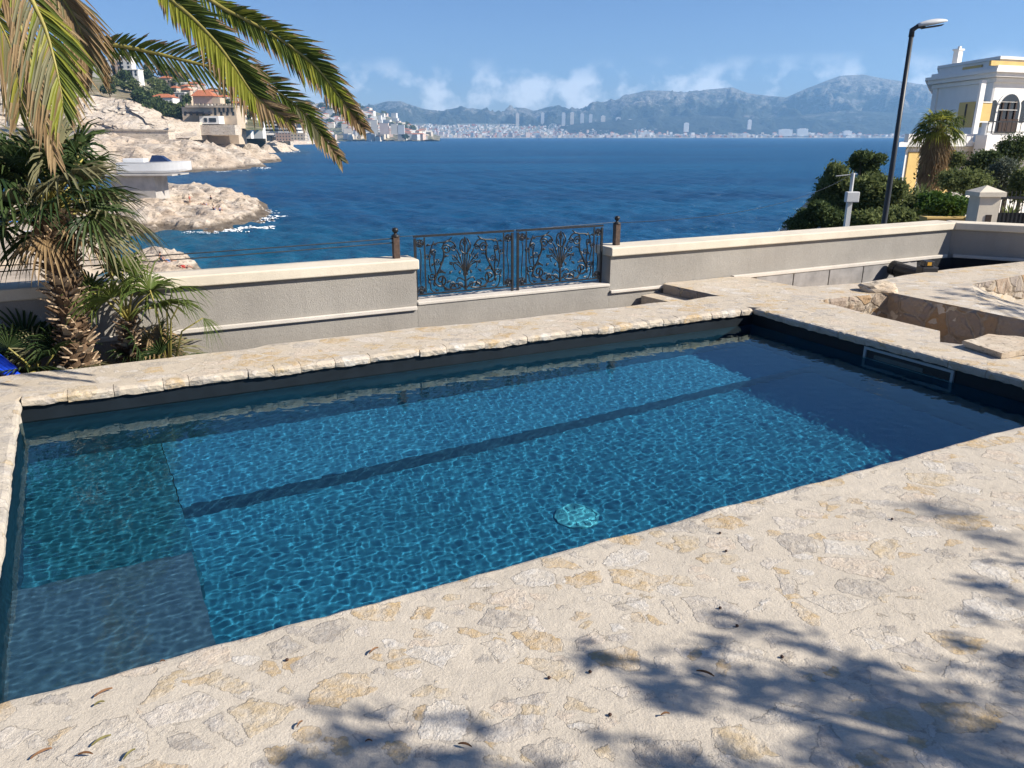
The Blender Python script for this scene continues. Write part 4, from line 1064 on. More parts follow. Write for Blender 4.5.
# near peninsula
front=[S(152,233),S(168,229),S(185,231),S(201,231.5),S(222,232),S(232,227),S(250,224),S(272,219)]
back=[S(268,212),S(245,204)+Vector((2,6,0)),S(215,200)+Vector((0,14,0)),S(180,198)+Vector((-8,10,0)),S(120,200),S(80,205),S(90,225),S(120,236)]
tip=S(272,216)
def hpen(p,d):
    t=min(1,max(0,(tip.x-p.x)/26)); 
    return 3.5*(1-math.exp(-max(d,0)/4.0))*(.28+.72*t**.8)
pen=rock_land('rocky_headland',front+back,.55,hpen,3,M['rock'],1.6,1.7)
# low rock just beyond the parapet
f2=[S(118,270),S(128,262),S(150,258),S(180,259),S(193,262),S(201,272),S(203,282),S(150,292),S(110,290)]
lowr=rock_land('low_rock',f2,.28,lambda p,d:2.0*(1-math.exp(-max(d,0)/1.6)),5,M['rock'],.8,.6)
# beach slabs and shore to the left, under the palms
sh_=[S(108,262),S(100,240),S(95,225),S(100,212),S(60,205),S(-80,205),S(-260,260),S(-260,420),S(60,420),S(75,300)]
shore=rock_land('rocky_shore',sh_,1.1,lambda p,d:1.0+2.2*(1-math.exp(-max(d,0)/6)),8,M['lightstone'],2.0,.5,strata=(.6,.6))
k=MB()
for (a,b_,c,d_,z,h) in (((-20,283),(40,284),(30,262),(-20,256),-9.6,.8),((-10,262),(24,258),(22,247),(-10,244),-9.0,1.0)):
    q=[v2(atz(*p,z)) for p in (a,b_,c,d_)]; k.prism(q,z-h-2,z)
o_=k.build('paved_slabs',M['lightstone']); tag(o_,kind='structure')
# headland further along the coast
tip2=S(262,168)
def hh2(p,d):
    t=min(1,max(0,(tip2.x-p.x)/75)); return 14.5*(1-math.exp(-max(d,0)/9))*(.22+.78*t**.7)
hd=rock_land('rocky_headland',[S(130,174),S(165,173),S(200,171.5),S(232,170.5),S(255,168.5),S(262,167),S(256,164),(S(250,164)+Vector((6,40,0))),(S(235,164)+Vector((0,70,0))),S(100,158),S(40,160),S(40,178)],1.9,hh2,12,M['rockfar'],4.5,4.6)
# small ochre rock behind it
hd2=rock_land('rocky_headland',[S(258,153.5),S(275,152.6),S(288,152),S(297,151),S(293,150),S(272,149.5),S(255,150)],4.0,lambda p,d:12*(1-math.exp(-max(d,0)/14)),15,M['cliff'],7,3.5)
hd3=rock_land('rocky_headland',[S(284,144.8),S(300,144.5),S(318,144),S(330,143.4),S(340,142.6),S(330,142),S(300,142),S(280,142.5)],9.0,lambda p,d:14*(1-math.exp(-max(d,0)/26)),17,M['cliff'],14,6)
def sheet(name,us,top,bot,y0,y1,mat,ny,amp,seed,foot=0,power=1.0,fr=60,kind='structure'):
    """terrain face between a lower and an upper line, receding from depth y0 to y1"""
    V=[]; n=len(us)
    for j in range(ny+1):
        w_=j/ny
        for i,u in enumerate(us):
            vt=np.interp(u,top[0],top[1]); vb=np.interp(u,bot[0],bot[1]); v=vb+(vt-vb)*w_
            y=y0+(y1-y0)*w_**power
            q=Vector((u*.035*y/400,w_*3.0,seed)); dy=amp*(noise.noise(q*1.2)+.6*noise.noise(q*3.1)+.4*noise.noise(q*7.3))
            p=aty(u,v,y); p.y+=dy; p.z+=dy*.25*(w_<1); V.append(p)
    for i,u in enumerate(us):   # back side falls away
        p=Vector(V[ny*n+i]); yo=p.y; p.y+=(y1-y0)*.8+20; p.x*=p.y/yo; p.z-=(y1-y0)*.15+5; V.append(p)
    f=[(j*n+i,j*n+i+1,(j+1)*n+i+1,(j+1)*n+i) for j in range(ny+1) for i in range(n-1)]
    k=MB(); k.add(V,f); o=k.build(name,mat); 
    if kind: tag(o,kind=kind)
    def at(u,w_,lift=0.0):
        vt=np.interp(u,top[0],top[1]); vb=np.interp(u,bot[0],bot[1]); y=y0+(y1-y0)*w_**power
        p=aty(u,vb+(vt-vb)*w_,y); p.z+=lift; return p
    return o,at
us=list(np.linspace(-140,196,120))
cliff,cat_=sheet('cliff',us,([-140,0,40,70,100,120,135,150,165,180,196],[70,74,84,92,97,99,101,108,116,119,121]),([-140,196],[140,138]),424,455,M['cliff'],26,5.0,2.0)
M['hillgreen']=m_rock('scrubby_hillside',.05,(.10,.115,.05),(.05,.065,.028),(.30,.26,.19),bd=1.5)
hillo,hat=sheet('hillside',list(np.linspace(-140,262,90)),([-140,0,60,90,110,130,150,165,180,200,220,240,262],[35,42,52,60,63,67,74,80,86,93,101,108,116]),([-140,0,40,70,100,120,135,150,165,180,196,262],[72,76,86,94,99,101,103,110,118,121,123,131]),458,640,M['hillgreen'],16,5,4.0)
# retaining wall of the coast road below the cliff
def facewall(name,label,u0,u1,vt0,vt1,vb,y0,y1,th,mat,cap=None):
    a=aty(u0,vt0,y0); b_=aty(u1,vt1,y1); zb=aty(u0,vb,y0).z
    t=thing(name,label,'wall',((a.x+b_.x)/2,(a.y+b_.y)/2,zb)); k=MB()
    V=[(a.x,a.y,zb),(b_.x,b_.y,zb),(b_.x,b_.y,b_.z),(a.x,a.y,a.z),(a.x,a.y+th,zb),(b_.x,b_.y+th,zb),(b_.x,b_.y+th,b_.z),(a.x,a.y+th,a.z)]
    k.add(V,[(0,1,2,3),(1,5,6,2),(5,4,7,6),(4,0,3,7),(3,2,6,7)]); child(k,'wall_face',mat,t)
    if cap:
        k=MB(); d=(Vector((b_.x,b_.y))-Vector((a.x,a.y))); L=d.length
        V=[(a.x-.3,a.y-.5,a.z+.05),(b_.x+.3,b_.y-.5,b_.z+.05),(b_.x+.3,b_.y-.5,b_.z+cap),(a.x-.3,a.y-.5,a.z+cap),(a.x-.3,a.y+th,a.z+.05),(b_.x+.3,b_.y+th,b_.z+.05),(b_.x+.3,b_.y+th,b_.z+cap),(a.x-.3,a.y+th,a.z+cap)]
        k.add(V,[(0,1,2,3),(1,5,6,2),(5,4,7,6),(4,0,3,7),(3,2,6,7),(0,4,5,1)]); child(k,'wall_cap',M['lightstone'],t)
    return t
facewall('sea_wall','long pale stone sea wall under the cliff behind the white boat',-120,168,127,131.5,176,398,404,8,M['masonry'],.8)
facewall('sea_wall','rougher cut stone wall under the green slope above the headland rocks',167.5,199,121.5,122,140,430,440,10,M['masonry'])
# ---- trees on the hillside
variants=[]
for s in range(4):
    rng=np.random.RandomState(50+s); bl=[]
    for i in range(7):
        a=rng.rand()*6.28; r=rng.rand()*1.5; bl.append((np.array([r*math.cos(a),r*math.sin(a)*.8,2.4+rng.rand()*1.8]),(1.2+rng.rand(),1.2+rng.rand(),.9+.6*rng.rand())))
    t=tree('hillside_tree','x','tree',(0,0,-500),bl,520,.42,'leafdark' if s%2 else 'leaf',[([(0,0,-.6),(.1,0,1.2),(0,.1,2.6)],[.25,.2,.1])],'trees on the hillside',60+s)
    variants.append(t)
TL=['dark round tree on the green hillside','broad dark green tree on the far left hillside','mid green bushy tree on the hillside among houses','low dense tree on the scrubby slope']
rnd=random.Random(11); nt_=0; used=set()
def put_tree(p,s,kind=None):
    global nt_
    i=rnd.randrange(4) if kind is None else kind
    if i not in used: used.add(i); o=variants[i]; o.location=p; o.rotation_euler=(0,0,rnd.random()*6); o.scale=(s,)*3
    else: o=dup(variants[i],p,rnd.random()*6,None,s)
    o['label']='bushy evergreen tree in the wood on the hillside left of the sea'
    return o
for i in range(150):
    u=rnd.uniform(-20,250); w_=rnd.random()**.8
    if u>185 and w_<.35: continue
    p=hat(u,w_); put_tree(p-Vector((0,0,.8)),rnd.uniform(.9,1.9))
for (u,w_,s) in ((133,1.0,2.4),(166,1.0,2.2),(175,.98,2.4),(183,1.0,2.2),(125,1.0,2.0),(150,1,1.6),(200,1,1.7),(215,1,1.7),(230,1,1.6)):
    put_tree(hat(u,w_)-Vector((0,0,.6)),s)
for i in range(44):   # thick bushes hanging over the cliff edge
    u=rnd.uniform(134,196); w_=rnd.uniform(.0,.30); put_tree(hat(u,w_)-Vector((0,2,2.2)),rnd.uniform(1.0,1.7),rnd.choice((1,3)))
# ---- buildings
def gable(mb,w,d,z,h,ov=.5,m=0):
    a,b_=w/2+ov,d/2+ov
    mb.add([(-a,-b_,z),(a,-b_,z),(a,b_,z),(-a,b_,z),(-a*.35,0,z+h),(a*.35,0,z+h)],[(0,1,5,4),(1,2,5),(2,3,4,5),(3,0,4),(0,3,2,1)],m)
def house(name,label,u,vb,vt,w_px,y,mat,roof=None,depth=.8,wins=None,rz=0,group=None,sills=2.0,balc=False,cat='house'):
    """house whose front spans w_px pixels around column u, foot at row vb, eaves at row vt, at distance y"""
    p=aty(u,vb,y); top=aty(u,vt,y); p.x=(p.x+top.x)/2; sc=y/F*1.02; w=w_px*sc; d=w*depth; h=top.z-p.z; ext=6
    t=thing(name,label,cat,(p.x,p.y+d/2,p.z),group,rz)
    k=MB(); k.box((0,0,h/2-ext/2),(w,d,h+ext)); k.build('wall',mat,t)
    if roof=='hip':
        k=MB(); gable(k,w,d,h+.02,max(1.6,w*.16)); k.build('roof',M['tile'],t)
    elif roof=='flat':
        k=MB(); k.box((0,0,h+.25),(w+.6,d+.6,.5)); k.build('roof',M['whiteshade'],t)
    if wins:
        nx,nz,ww,wh=wins
        for a in range(nx):
            for b_ in range(nz):
                x=-w/2+w*(a+.5)/nx; z=h*(b_+.5)/nz
                k=MB(); k.box((x,-d/2-.03,z),(ww,.16,wh)); k.build('window',M['glassdark'],t)
                if balc and a==0: pass
    if balc:
        for b_ in range(1,balc):
            k=MB(); k.box((0,-d/2-.7,h*b_/balc),(w*.98,1.4,.35)); k.build('balcony',M['white'],t)
    return t
house('house','white house with orange hipped roof low on the green slope',161,106,97.5,22,500,M['white'],'hip',.7,(6,1,1.0,1.6))
house('house','pale pink house with white gable near the top of the hill',165,84.5,78,10,610,M['pinkwall'],'hip',.8,(3,1,.9,1.4))
for (u,vb,vt,w_,m,lab) in ((97,72,59,13,'white','white flats at the left end of the hilltop row'),(109,73,60,11,'white','tall white flats in the hilltop row, second from the left'),(116,70,56,9,'pinkwall','pinkish block at the crest of the hill'),(125,69,57,11,'whiteshade','off white block with flat roof on the hilltop right'),(131,76,70,13,'white','low white villa below the hilltop flats'),(82,78,64,14,'whiteshade','off white house behind the hanging palm frond'),(90,86,77,10,'beige','beige house with shaded front under the hilltop flats')):
    house('apartment_house',lab,u,vb,vt,w_,560,M[m],'flat',.8,(max(2,w_//4),3 if vb-vt>10 else 2,1.3,1.5))
house('house','small brick red roofed house tucked among trees at the crest',186,97,90,8,540,M['beige'],'hip',.8,(2,1,.9,1.4))
house('house','white cube house half hidden by trees on the crest',193,99,92,7,545,M['white'],'flat',.8,(2,2,.9,1.2))
house('house','grey villa with flat roof under the crest trees',180,104,93,9,530,M['concrete'],'flat',.8,(2,2,.9,1.4))
rnd=random.Random(21)
for i in range(34):
    u=rnd.uniform(176,258); w_=rnd.uniform(.25,1.0); p=hat(u,w_); W_=rnd.uniform(5,11); H_=rnd.uniform(4,8)
    t=thing('hill_house','small house half hidden among the trees on the crest of the near hillside','house',(p.x,p.y,p.z-3),'houses among the trees on the near hillside',rnd.uniform(-.5,.5))
    k=MB(); k.box((0,0,(H_+3)/2),(W_,W_*.8,H_+3)); k.build('wall',M[rnd.choice(('fac_white','fac_cream','fac_cream','fac_pink'))],t)
    k=MB(); 
    if rnd.random()<.6: gable(k,W_,W_*.8,H_+3.02,1.5); k.build('roof',M['tile'],t)
    else: k.box((0,0,H_+3.2),(W_+.5,W_*.8+.5,.4)); k.build('roof',M['whiteshade'],t)
for i in range(26):
    u=rnd.uniform(238,300); vb=rnd.uniform(112,131); y=780+ (131-vb)*22+rnd.uniform(0,60); p=aty(u,vb,y); W_=rnd.uniform(10,20); H_=rnd.uniform(8,15)
    t=thing('town_house','pale flats in the steep town above the concrete jetty','building',(p.x,p.y,p.z-12),'buildings stepping up above the concrete jetty',rnd.uniform(-.4,.4))
    k=MB(); k.box((0,0,(H_+12)/2),(W_,W_*.7,H_+12)); k.build('wall',M[rnd.choice(('fac_white','fac_cream','fac_white','fac_pink'))],t)
    k=MB(); 
    if rnd.random()<.4: gable(k,W_,W_*.7,H_+12.02,2.2); k.build('roof',M['tile'],t)
    else: k.box((0,0,H_+12.3),(W_+.6,W_*.7+.6,.6)); k.build('roof',M['whiteshade'],t)
# big villa complex above the headland
vc=house('seaside_villa','large beige villa with crenellated terrace and orange roof above the headland',210,133,107,50,452,M['beige'],None,.45,(9,2,1.3,2.0),cat='villa')
def vadd(mb,name,mat): return child(mb,name,mat,vc)
def vbox(mb,u0,u1,v0,v1,y,d):
    vm=(v0+v1)/2; a=aty(u0,vm,y); b_=aty(u1,vm,y); a.z=aty(u0,v0,y).z; b_.z=aty(u1,v1,y).z; mb.box(((a.x+b_.x)/2,y+d/2,(a.z+b_.z)/2),(abs(b_.x-a.x),d,abs(a.z-b_.z)))
k=MB(); vbox(k,185,235,105.5,107.5,450.8,12); vadd(k,'terrace_edge',M['lightstone'])
k=MB(); 
for i in range(13): vbox(k,185.4+i*3.9,187.4+i*3.9,103.6,105.4,451,1.2)
vadd(k,'crenellation',M['lightstone'])
k=MB(); vbox(k,193,212,96,103.5,458,10); vadd(k,'upper_storey',M['pinkwall'])
k=MB(); a=aty(191,96,457); b_=aty(214,96,457); c_=aty(202,90,462)
k.add([(a.x,456,a.z),(b_.x,456,a.z),(b_.x,470,a.z),(a.x,470,a.z),(c_.x-3,463,c_.z),(c_.x+3,463,c_.z)],[(0,1,5,4),(1,2,5),(2,3,4,5),(3,0,4),(0,3,2,1)]); vadd(k,'roof',M['tile'])
k=MB(); vbox(k,212,220,97.5,103.5,458,8); vadd(k,'side_tower',M['beige'])
k=MB(); vbox(k,199.5,219,116,124,444,9); vadd(k,'glazed_pavilion',M['white'])
k=MB(); vbox(k,204,207,118,122,443.8,.3); vadd(k,'window',M['glassdark']); k=MB(); vbox(k,209,216,118,122,443.8,.3); vadd(k,'window',M['glassdark'])
k=MB(); vbox(k,184,204,112,113.4,440,12); vadd(k,'shade_roof',M['darkcloth'])
k=MB(); vbox(k,200,235,125,135,441,9); vadd(k,'basement',M['masonry'])
for i in range(5):
    k=MB(); vbox(k,214+i*4.2,216+i*4.2,107.8,112.5,451.6,.3); vadd(k,'window',M['glassdark'])
house('boathouse','low white shed with curved top beside the villa',243,129.5,122,13,560,M['white'],'flat',.6,None,cat='shed')
# corniche slab with dark arches
def viaduct(name,label,u0,u1,v0,v1,vb0,vb1,y0,y1,nar,mat):
    a=aty(u0,v0,y0); b_=aty(u1,v1,y1); t=thing(name,label,'viaduct',((a.x+b_.x)/2,(a.y+b_.y)/2,SEA)); k=MB()
    h=abs(aty(u0,v0+2.0,y0).z-a.z); d=Vector((b_.x-a.x,b_.y-a.y)); n=Vector((d.y,-d.x)).normalized(); n=n if n.y<0 else -n
    A_=Vector((a.x,a.y)); B_=Vector((b_.x,b_.y)); w=14
    V=[]
    for (p,z) in ((A_,a.z),(B_,b_.z)):
        for o,zz in ((0,z),(0,z-h),(-w,z-h),(-w,z)):
            q=p+n*o; V.append((q.x,q.y,zz))
    k.add(V,[(0,1,5,4),(1,2,6,5),(2,3,7,6),(3,0,4,7),(0,3,2,1),(4,5,6,7)]); child(k,'road_deck',mat,t)
    for i in range(nar+1):
        k=MB(); q=A_.lerp(B_,i/nar); z=a.z+(b_.z-a.z)*i/nar-h; k.box((q.x-n.x*4,q.y-n.y*4,(z+SEA)/2-1),(d.length/nar*.22,8,z-SEA+2),rz=math.atan2(d.y,d.x)); child(k,'pier',M['masonry'],t)
    k=MB(); C_=A_-n*9; D_=B_-n*9; k.add([(C_.x,C_.y,SEA-1),(D_.x,D_.y,SEA-1),(D_.x,D_.y,b_.z-h),(C_.x,C_.y,a.z-h)],[(0,1,2,3)]); child(k,'back_wall',M['masonry'],t)
    return t
viaduct('concrete_jetty','flat concrete coast platform with dark hollow underneath beside the villa',236,291,133.4,133.0,0,0,880,960,4,M['concrete'])
viaduct('road_viaduct','long low coast road viaduct at the far end of the left shore',362,432,131.5,130.5,0,0,2300,2900,6,M['concrete'])
# modern stepped hotel and neighbours
def stepped(name,label,u0,u1,vb,vt,n,y,mat):
    p=aty((u0+u1)/2,vb,y); t=thing(name,label,'apartment block',(p.x,p.y,p.z))
    k=MB(); vbox(k,u0,u1,vt,vb,y+3,14); child(k,'wall',M['glassdark'],t)
    for i in range(n+1):
        v=vb+(vt-vb)*i/n; k=MB(); vbox(k,u0-1+i*.25,u1+1-i*1.1,v-.95,v+.75,y,18); child(k,'balcony',mat,t)
    return t
stepped('apartment_block','modern white terraced block with bands of balconies above the jetty',262,285,132,111,6,760,M['white'])
stepped('apartment_block','lower white terraced block stepping down right of the banded block',279,297,132,119,4,740,M['whiteshade'])
house('apartment_block','tan flats with a plain gable left of the white banded block',246,129,106,12,700,M['beige'],'flat',.8,(3,4,1.2,1.5),cat='apartment block')
house('apartment_block','white low block in front of the tan flats',254,131,121,15,680,M['white'],'flat',.6,(4,2,1.2,1.5),cat='apartment block')
house('apartment_block','cream block under the tip of the green frond',297,134,120,13,800,M['fac_cream'],'flat',.8,cat='apartment block')
# hillside town across the bay
cityh,chat=sheet('hillside',list(np.linspace(236,440,70)),([236,270,290,310,330,350,370,390,405,420,440],[106,106,107,105,101,102,110,117,124,130,136]),([236,440],[141.0,140.2]),2250,3300,M['hillgreen'],14,26,9.0)
kinds=[('far_white','white'),('far_cream','cream'),('far_pink','pinkish'),('far_grey','grey')]
rnd=random.Random(77); protos={}
for i in range(290):
    u=rnd.uniform(240,424); w_=rnd.random()*.97
    mi=rnd.choices(range(4),(5,4,2,2))[0]
    p=chat(u,w_); sc=1
    W_=rnd.uniform(13,32); D_=rnd.uniform(12,20); H_=rnd.uniform(9,19)
    if rnd.random()<.06: H_*=1.6; W_*=.8
    m=kinds[mi][0]; key=mi
    t=thing('town_building','%s block of flats on the crowded hillside town across the water'%kinds[mi][1],'building',(p.x,p.y,p.z-5),'buildings of the hillside town',rnd.uniform(-.5,.5))
    k=MB(); k.box((0,0,(H_+5)/2),(W_,D_,H_+5)); k.build('wall',M[m],t)
    k=MB()
    if rnd.random()<.35: gable(k,W_,D_,H_+5.02,2.6); k.build('roof',M['tile'],t)
    else: k.box((0,0,H_+5.4),(W_+.8,D_+.8,.75)); k.build('roof',M['whiteshade'],t)
for (u,vb,vt,w_,m,lab) in ((374,132,120,6,'far_cream','taller cream block at the shore end of the hillside town'),(384,132,123,8,'far_pink','wide pinkish block standing by the shore end'),(394,132,124,6,'far_cream','beige slab block second from the end of the shore'),(401,132,125,6,'far_grey','grey slab block last at the end of the shore'),(367,130,121,4,'far_cream','narrow cream block beside the taller cream block')):
    house('apartment_block',lab,u,vb,vt,w_,2240,M[m],'flat',.6,cat='apartment block')
for i in range(70):
    u=rnd.uniform(238,418); put_tree(chat(u,rnd.random())-Vector((0,0,2)),rnd.uniform(3.2,5.5))
# ---- boat on its concrete stand
by=150.0
bp=aty(128,196.5,by)
stt=thing('boat_ramp','grey concrete stand under the white motorboat on the shore','concrete stand',(bp.x,bp.y,-12.0))
def bx(mb,u0,u1,v0,v1,y,d):
    vm=(v0+v1)/2; a=aty(u0,vm,y); b_=aty(u1,vm,y); a.z=aty(u0,v0,y).z; b_.z=aty(u1,v1,y).z; mb.box(((a.x+b_.x)/2,y+d/2,(a.z+b_.z)/2),(abs(b_.x-a.x),d,abs(a.z-b_.z)))
k=MB(); bx(k,112,155,176,200,by+1,6); child(k,'pier_block',M['concrete'],stt)
k=MB(); bx(k,105,172,174.6,176,by,8); child(k,'slab',M['concrete'],stt)
a=aty(112,174.6,by-.5); b_=aty(184,165,by-.5); L=(b_.x-a.x)
bt=thing('motorboat','white motorboat with dark blue windscreen parked on a concrete stand','boat',((a.x+b_.x)/2,by+3,a.z+.02))
k=MB(); ns=18; V=[]
for i in range(ns+1):
    q=i/ns; x=-L/2+L*q; hw=1.5*(1-max(0,(q-.45)/.55)**2.2)+.03; zk=.12+.55*max(0,(q-.6)/.4)**2; zd=2.0+.3*q
    for (yy,z) in ((0,zk),(.80,zk+.10),(.96,zk+.45),(1.0,zd-.12),(1.04,zd),(.9,zd+.02),(0,zd+.06)):
        V.append((x,-yy*hw,z))
    for (yy,z) in ((.9,zd+.02),(1.04,zd),(1.0,zd-.12),(.96,zk+.45),(.80,zk+.10)):
        V.append((x,yy*hw,z))
n_=12
k.add(V,[(i*n_+j,i*n_+(j+1)%n_,(i+1)*n_+(j+1)%n_,(i+1)*n_+j) for i in range(ns) for j in range(n_)]); k.add([V[j] for j in range(n_)],[tuple(range(n_))])
k.build('hull',M['boatwhite'],bt)
k=MB(); x0,x1=-L*.05,L*.22; z=2.15
k.add([(x0,-1.1,z),(x1,-.8,z+.05),(x1,.8,z+.05),(x0,1.1,z),(x0+.6,-.8,z+1.25),(x0+2.2,-.6,z+1.15),(x0+2.2,.6,z+1.15),(x0+.6,.8,z+1.25)],[(0,1,5,4),(1,2,6,5),(2,3,7,6),(3,0,4,7),(4,5,6,7)]); 
M['boatglass']=m_plain('boat_windscreen',(.02,.035,.09),.15,.2,1,0,.6); k.build('windscreen',M['boatglass'],bt)
k=MB(); k.box((-L*.27,0,z+.3),(L*.3,2.0,.7)); bevel(k.build('cabin',M['boatwhite'],bt),.15)
# ---- people on the rocks
def person(name,label,loc,pose,rz,cloth,legs='skin'):
    t=thing(name,label,'person',loc,None,rz)
    if pose=='sit':
        J={'pel':(0,0,.12),'ch':(-.08,0,.50),'nk':(-.06,0,.66),'hd':(-.03,0,.80),'kL':(.38,.10,.34),'kR':(.38,-.10,.30),'fL':(.62,.11,.03),'fR':(.66,-.11,.03),'eL':(.02,.24,.34),'eR':(.02,-.24,.34),'hL':(.25,.16,.30),'hR':(.25,-.16,.28)}
    elif pose=='lie':
        J={'pel':(0,0,.12),'ch':(-.42,0,.17),'nk':(-.58,0,.20),'hd':(-.74,0,.22),'kL':(.42,.10,.22),'kR':(.42,-.10,.12),'fL':(.80,.12,.06),'fR':(.84,-.12,.06),'eL':(-.3,.30,.08),'eR':(-.3,-.30,.08),'hL':(-.05,.28,.06),'hR':(-.05,-.28,.06)}
    else:
        J={'pel':(0,0,.90),'ch':(0,0,1.28),'nk':(0,0,1.48),'hd':(.01,0,1.63),'kL':(.03,.10,.48),'kR':(-.02,-.10,.48),'fL':(.02,.11,.04),'fR':(-.04,-.11,.04),'eL':(0,.25,1.12),'eR':(0,-.25,1.12),'hL':(.12,.24,.90),'hR':(.10,-.24,.90)}
    b=MB()
    def limb(ps,rs): b.tube([J[p] for p in ps],rs,7)
    names=list(J); me=bpy.data.meshes.new('body'); ix={n:i for i,n in enumerate(names)}
    me.from_pydata([J[n] for n in names],[(ix[a],ix[c]) for a,c in (('pel','ch'),('ch','nk'),('nk','hd'),('pel','kL'),('kL','fL'),('pel','kR'),('kR','fR'),('ch','eL'),('eL','hL'),('ch','eR'),('eR','hR'))],[])
    o=link(bpy.data.objects.new('body',me),t); sk_=o.modifiers.new('skin','SKIN'); me.skin_vertices.new() if not me.skin_vertices else None
    rad={'pel':.15,'ch':.17,'nk':.065,'hd':.105,'kL':.075,'kR':.075,'fL':.05,'fR':.05,'eL':.05,'eR':.05,'hL':.04,'hR':.04}
    for n_,i in ix.items(): me.skin_vertices[0].data[i].radius=(rad[n_],rad[n_]); me.skin_vertices[0].data[i].use_root=(n_=='pel')
    o.modifiers.new('sub','SUBSURF').levels=1; me.materials.append(M['skin'])
    k=MB(); a=Vector(J['pel']); c=Vector(J['ch']); k.tube([a-(c-a)*.25,a,a.lerp(c,.6),c+(c-a)*.12],[.15,.185,.19,.14],9); k.build('shirt',M[cloth],t,True)
    k=MB()
    for s in 'LR': k.tube([a,a.lerp(Vector(J['k'+s]),.75)],[.14,.10],8)
    k.build('shorts',M['darkcloth' if cloth!='darkcloth' else 'bluecloth'],t,True)
    k=MB(); h=Vector(J['hd']); k.lathe((h.x-.015,h.y,h.z),[(.112,-.02),(.118,.03),(.10,.085),(.05,.118),(.001,.125)],9); k.build('hair',M['doorwood'],t,True)
    return t
def on(o,u,v,fb=None):
    h=hit(o,u,v); return (h if h is not None else S(u,v)+Vector((0,0,3)))
person('person','person in dark clothes sitting on the headland rock, left of a pair',on(pen,214,210),'sit',.3,'darkcloth')
person('person','person in a dark shirt sitting on the headland rock, right of a pair',on(pen,220,211),'sit',-.4,'bluecloth')
person('person','person in a red top standing against the raised rock of the headland',on(pen,190,203),'stand',.2,'redcloth')
person('person','person in dark clothes stretched out on the rock below the headland crest',on(pen,205,205),'lie',.8,'darkcloth')
person('person','person sitting near the headland crest away from the others',on(pen,211,199.5),'sit',1.8,'darkcloth')
person('person','person in dark clothes sitting on the low rock, nearest the palm leaves',on(lowr,161,260),'sit',-.6,'darkcloth')
person('person','person in dark blue leaning back on the low rock above the parapet',on(lowr,169,262),'lie',.9,'bluecloth')
person('person','person lying on the low rock with red towel',on(lowr,185,268),'lie',.1,'redcloth')
# towels and a parasol on the beach behind the palm
for (u,v,m,lab) in ((20,222,'bluecloth','blue beach towel on the rocks behind the fan palm'),(33,232,'boxgrey','white beach towel spread behind the fan palm leaves'),(44,204,'redcloth','red beach towel on the shore behind the fan palm')):
    p=hit(shore,u,v); p=p if p is not None else atz(u,v,-10.2)
    k=MB(); V=[]
    for j in range(5):
        for i in range(7): V.append((-1.6+i*.53,-1.0+j*.5,.12+.08*noise.noise((i*.6,j*.6,u))))
    k.add(V,[(j*7+i,j*7+i+1,(j+1)*7+i+1,(j+1)*7+i) for j in range(4) for i in range(6)])
    o=k.build('beach_towel',M[m]); o.location=p; sol=o.modifiers.new('t','SOLIDIFY'); sol.thickness=.04; tag(o,lab,'towel')
# foam where the swell meets the rocks
k=MB(); rng=np.random.RandomState(2)
for (u0,v0,u1,v1,w_,n) in ((229,232,262,227,1.7,46),(262,222,277,216,1.2,22),(186,232,222,233.5,.7,26),(268,210,276,214,.8,10),(205,172.6,262,170,1.6,20),(262,169,268,167,2.2,8),(196,276,204,270,.4,8),(288,152.5,298,151.5,3.5,8)):
    for i in range(int(n*1.3)):
        q=rng.rand(); p=S(u0+(u1-u0)*q,v0+(v1-v0)*q); c=Vector((p.x+rng.normal()*w_*.8,p.y+rng.normal()*w_*1.0,SEA+.05+.03*rng.rand())); r=w_*(.12+.45*rng.rand()**2); m=9
        k.add([(c.x+r*(1+.5*noise.noise((j*1.3,i,1)))*math.cos(j*6.283/m)*1.6,c.y+r*(.6+.4*noise.noise((j*1.7,i,3)))*math.sin(j*6.283/m),c.z+.06*w_*math.sin(j*2)) for j in range(m)],[tuple(range(m))])
tag(k.build('foam',M['foam']),kind='stuff')
# ================================================================ far shore: city and mountains
FY=5200.0
RID=[(300,112),(340,108),(367.5,106),(387,101),(400,101),(412,105),(425,109),(440,111),(460,108.4),(473,108),(491,111),(501,113.5),(511,108),(526,108),(534,111),(552,106),(572,109.7),(582,110.5),(592,103.3),(618,99.5),(628,94.5),(648,90),(668.6,90.6),(684,92),(700,90.6),(705,89.4),(733,87),(748.6,93),(764,95),(786.7,97),(807,88),(840,75.4),(863,74),(883,78),(908.6,81.8),(927,85),(960,84),(1000,92),(1060,97),(1150,105),(1300,118)]
n=NT('limestone_mountain'); o=n.coord()
ge=n.n.new('ShaderNodeNewGeometry'); sp=n.n.new('ShaderNodeSeparateXYZ'); n.link(ge.outputs['Position'],sp.inputs[0])
f=n.noise(n.mapping(o,(1,1,1.8)),.006,7,.65); f2=n.noise(o,.0016,5,.6)
hz_=n.math('ADD',n.math('DIVIDE',sp.outputs[2],600.0),n.math('ADD',n.math('MULTIPLY',n.math('SUBTRACT',f,.5),1.5),n.math('MULTIPLY',n.math('SUBTRACT',f2,.5),.9)))
colr=n.ramp(hz_,[(.22,(.035,.042,.032)),(.42,(.075,.08,.065)),(.50,(.24,.225,.20)),(.57,(.08,.085,.072)),(.68,(.30,.28,.25)),(.78,(.13,.13,.115)),(1.0,(.31,.29,.26))])
M['mountain']=n.done(colr,.95,n.bump(f,1.0,90),.1)
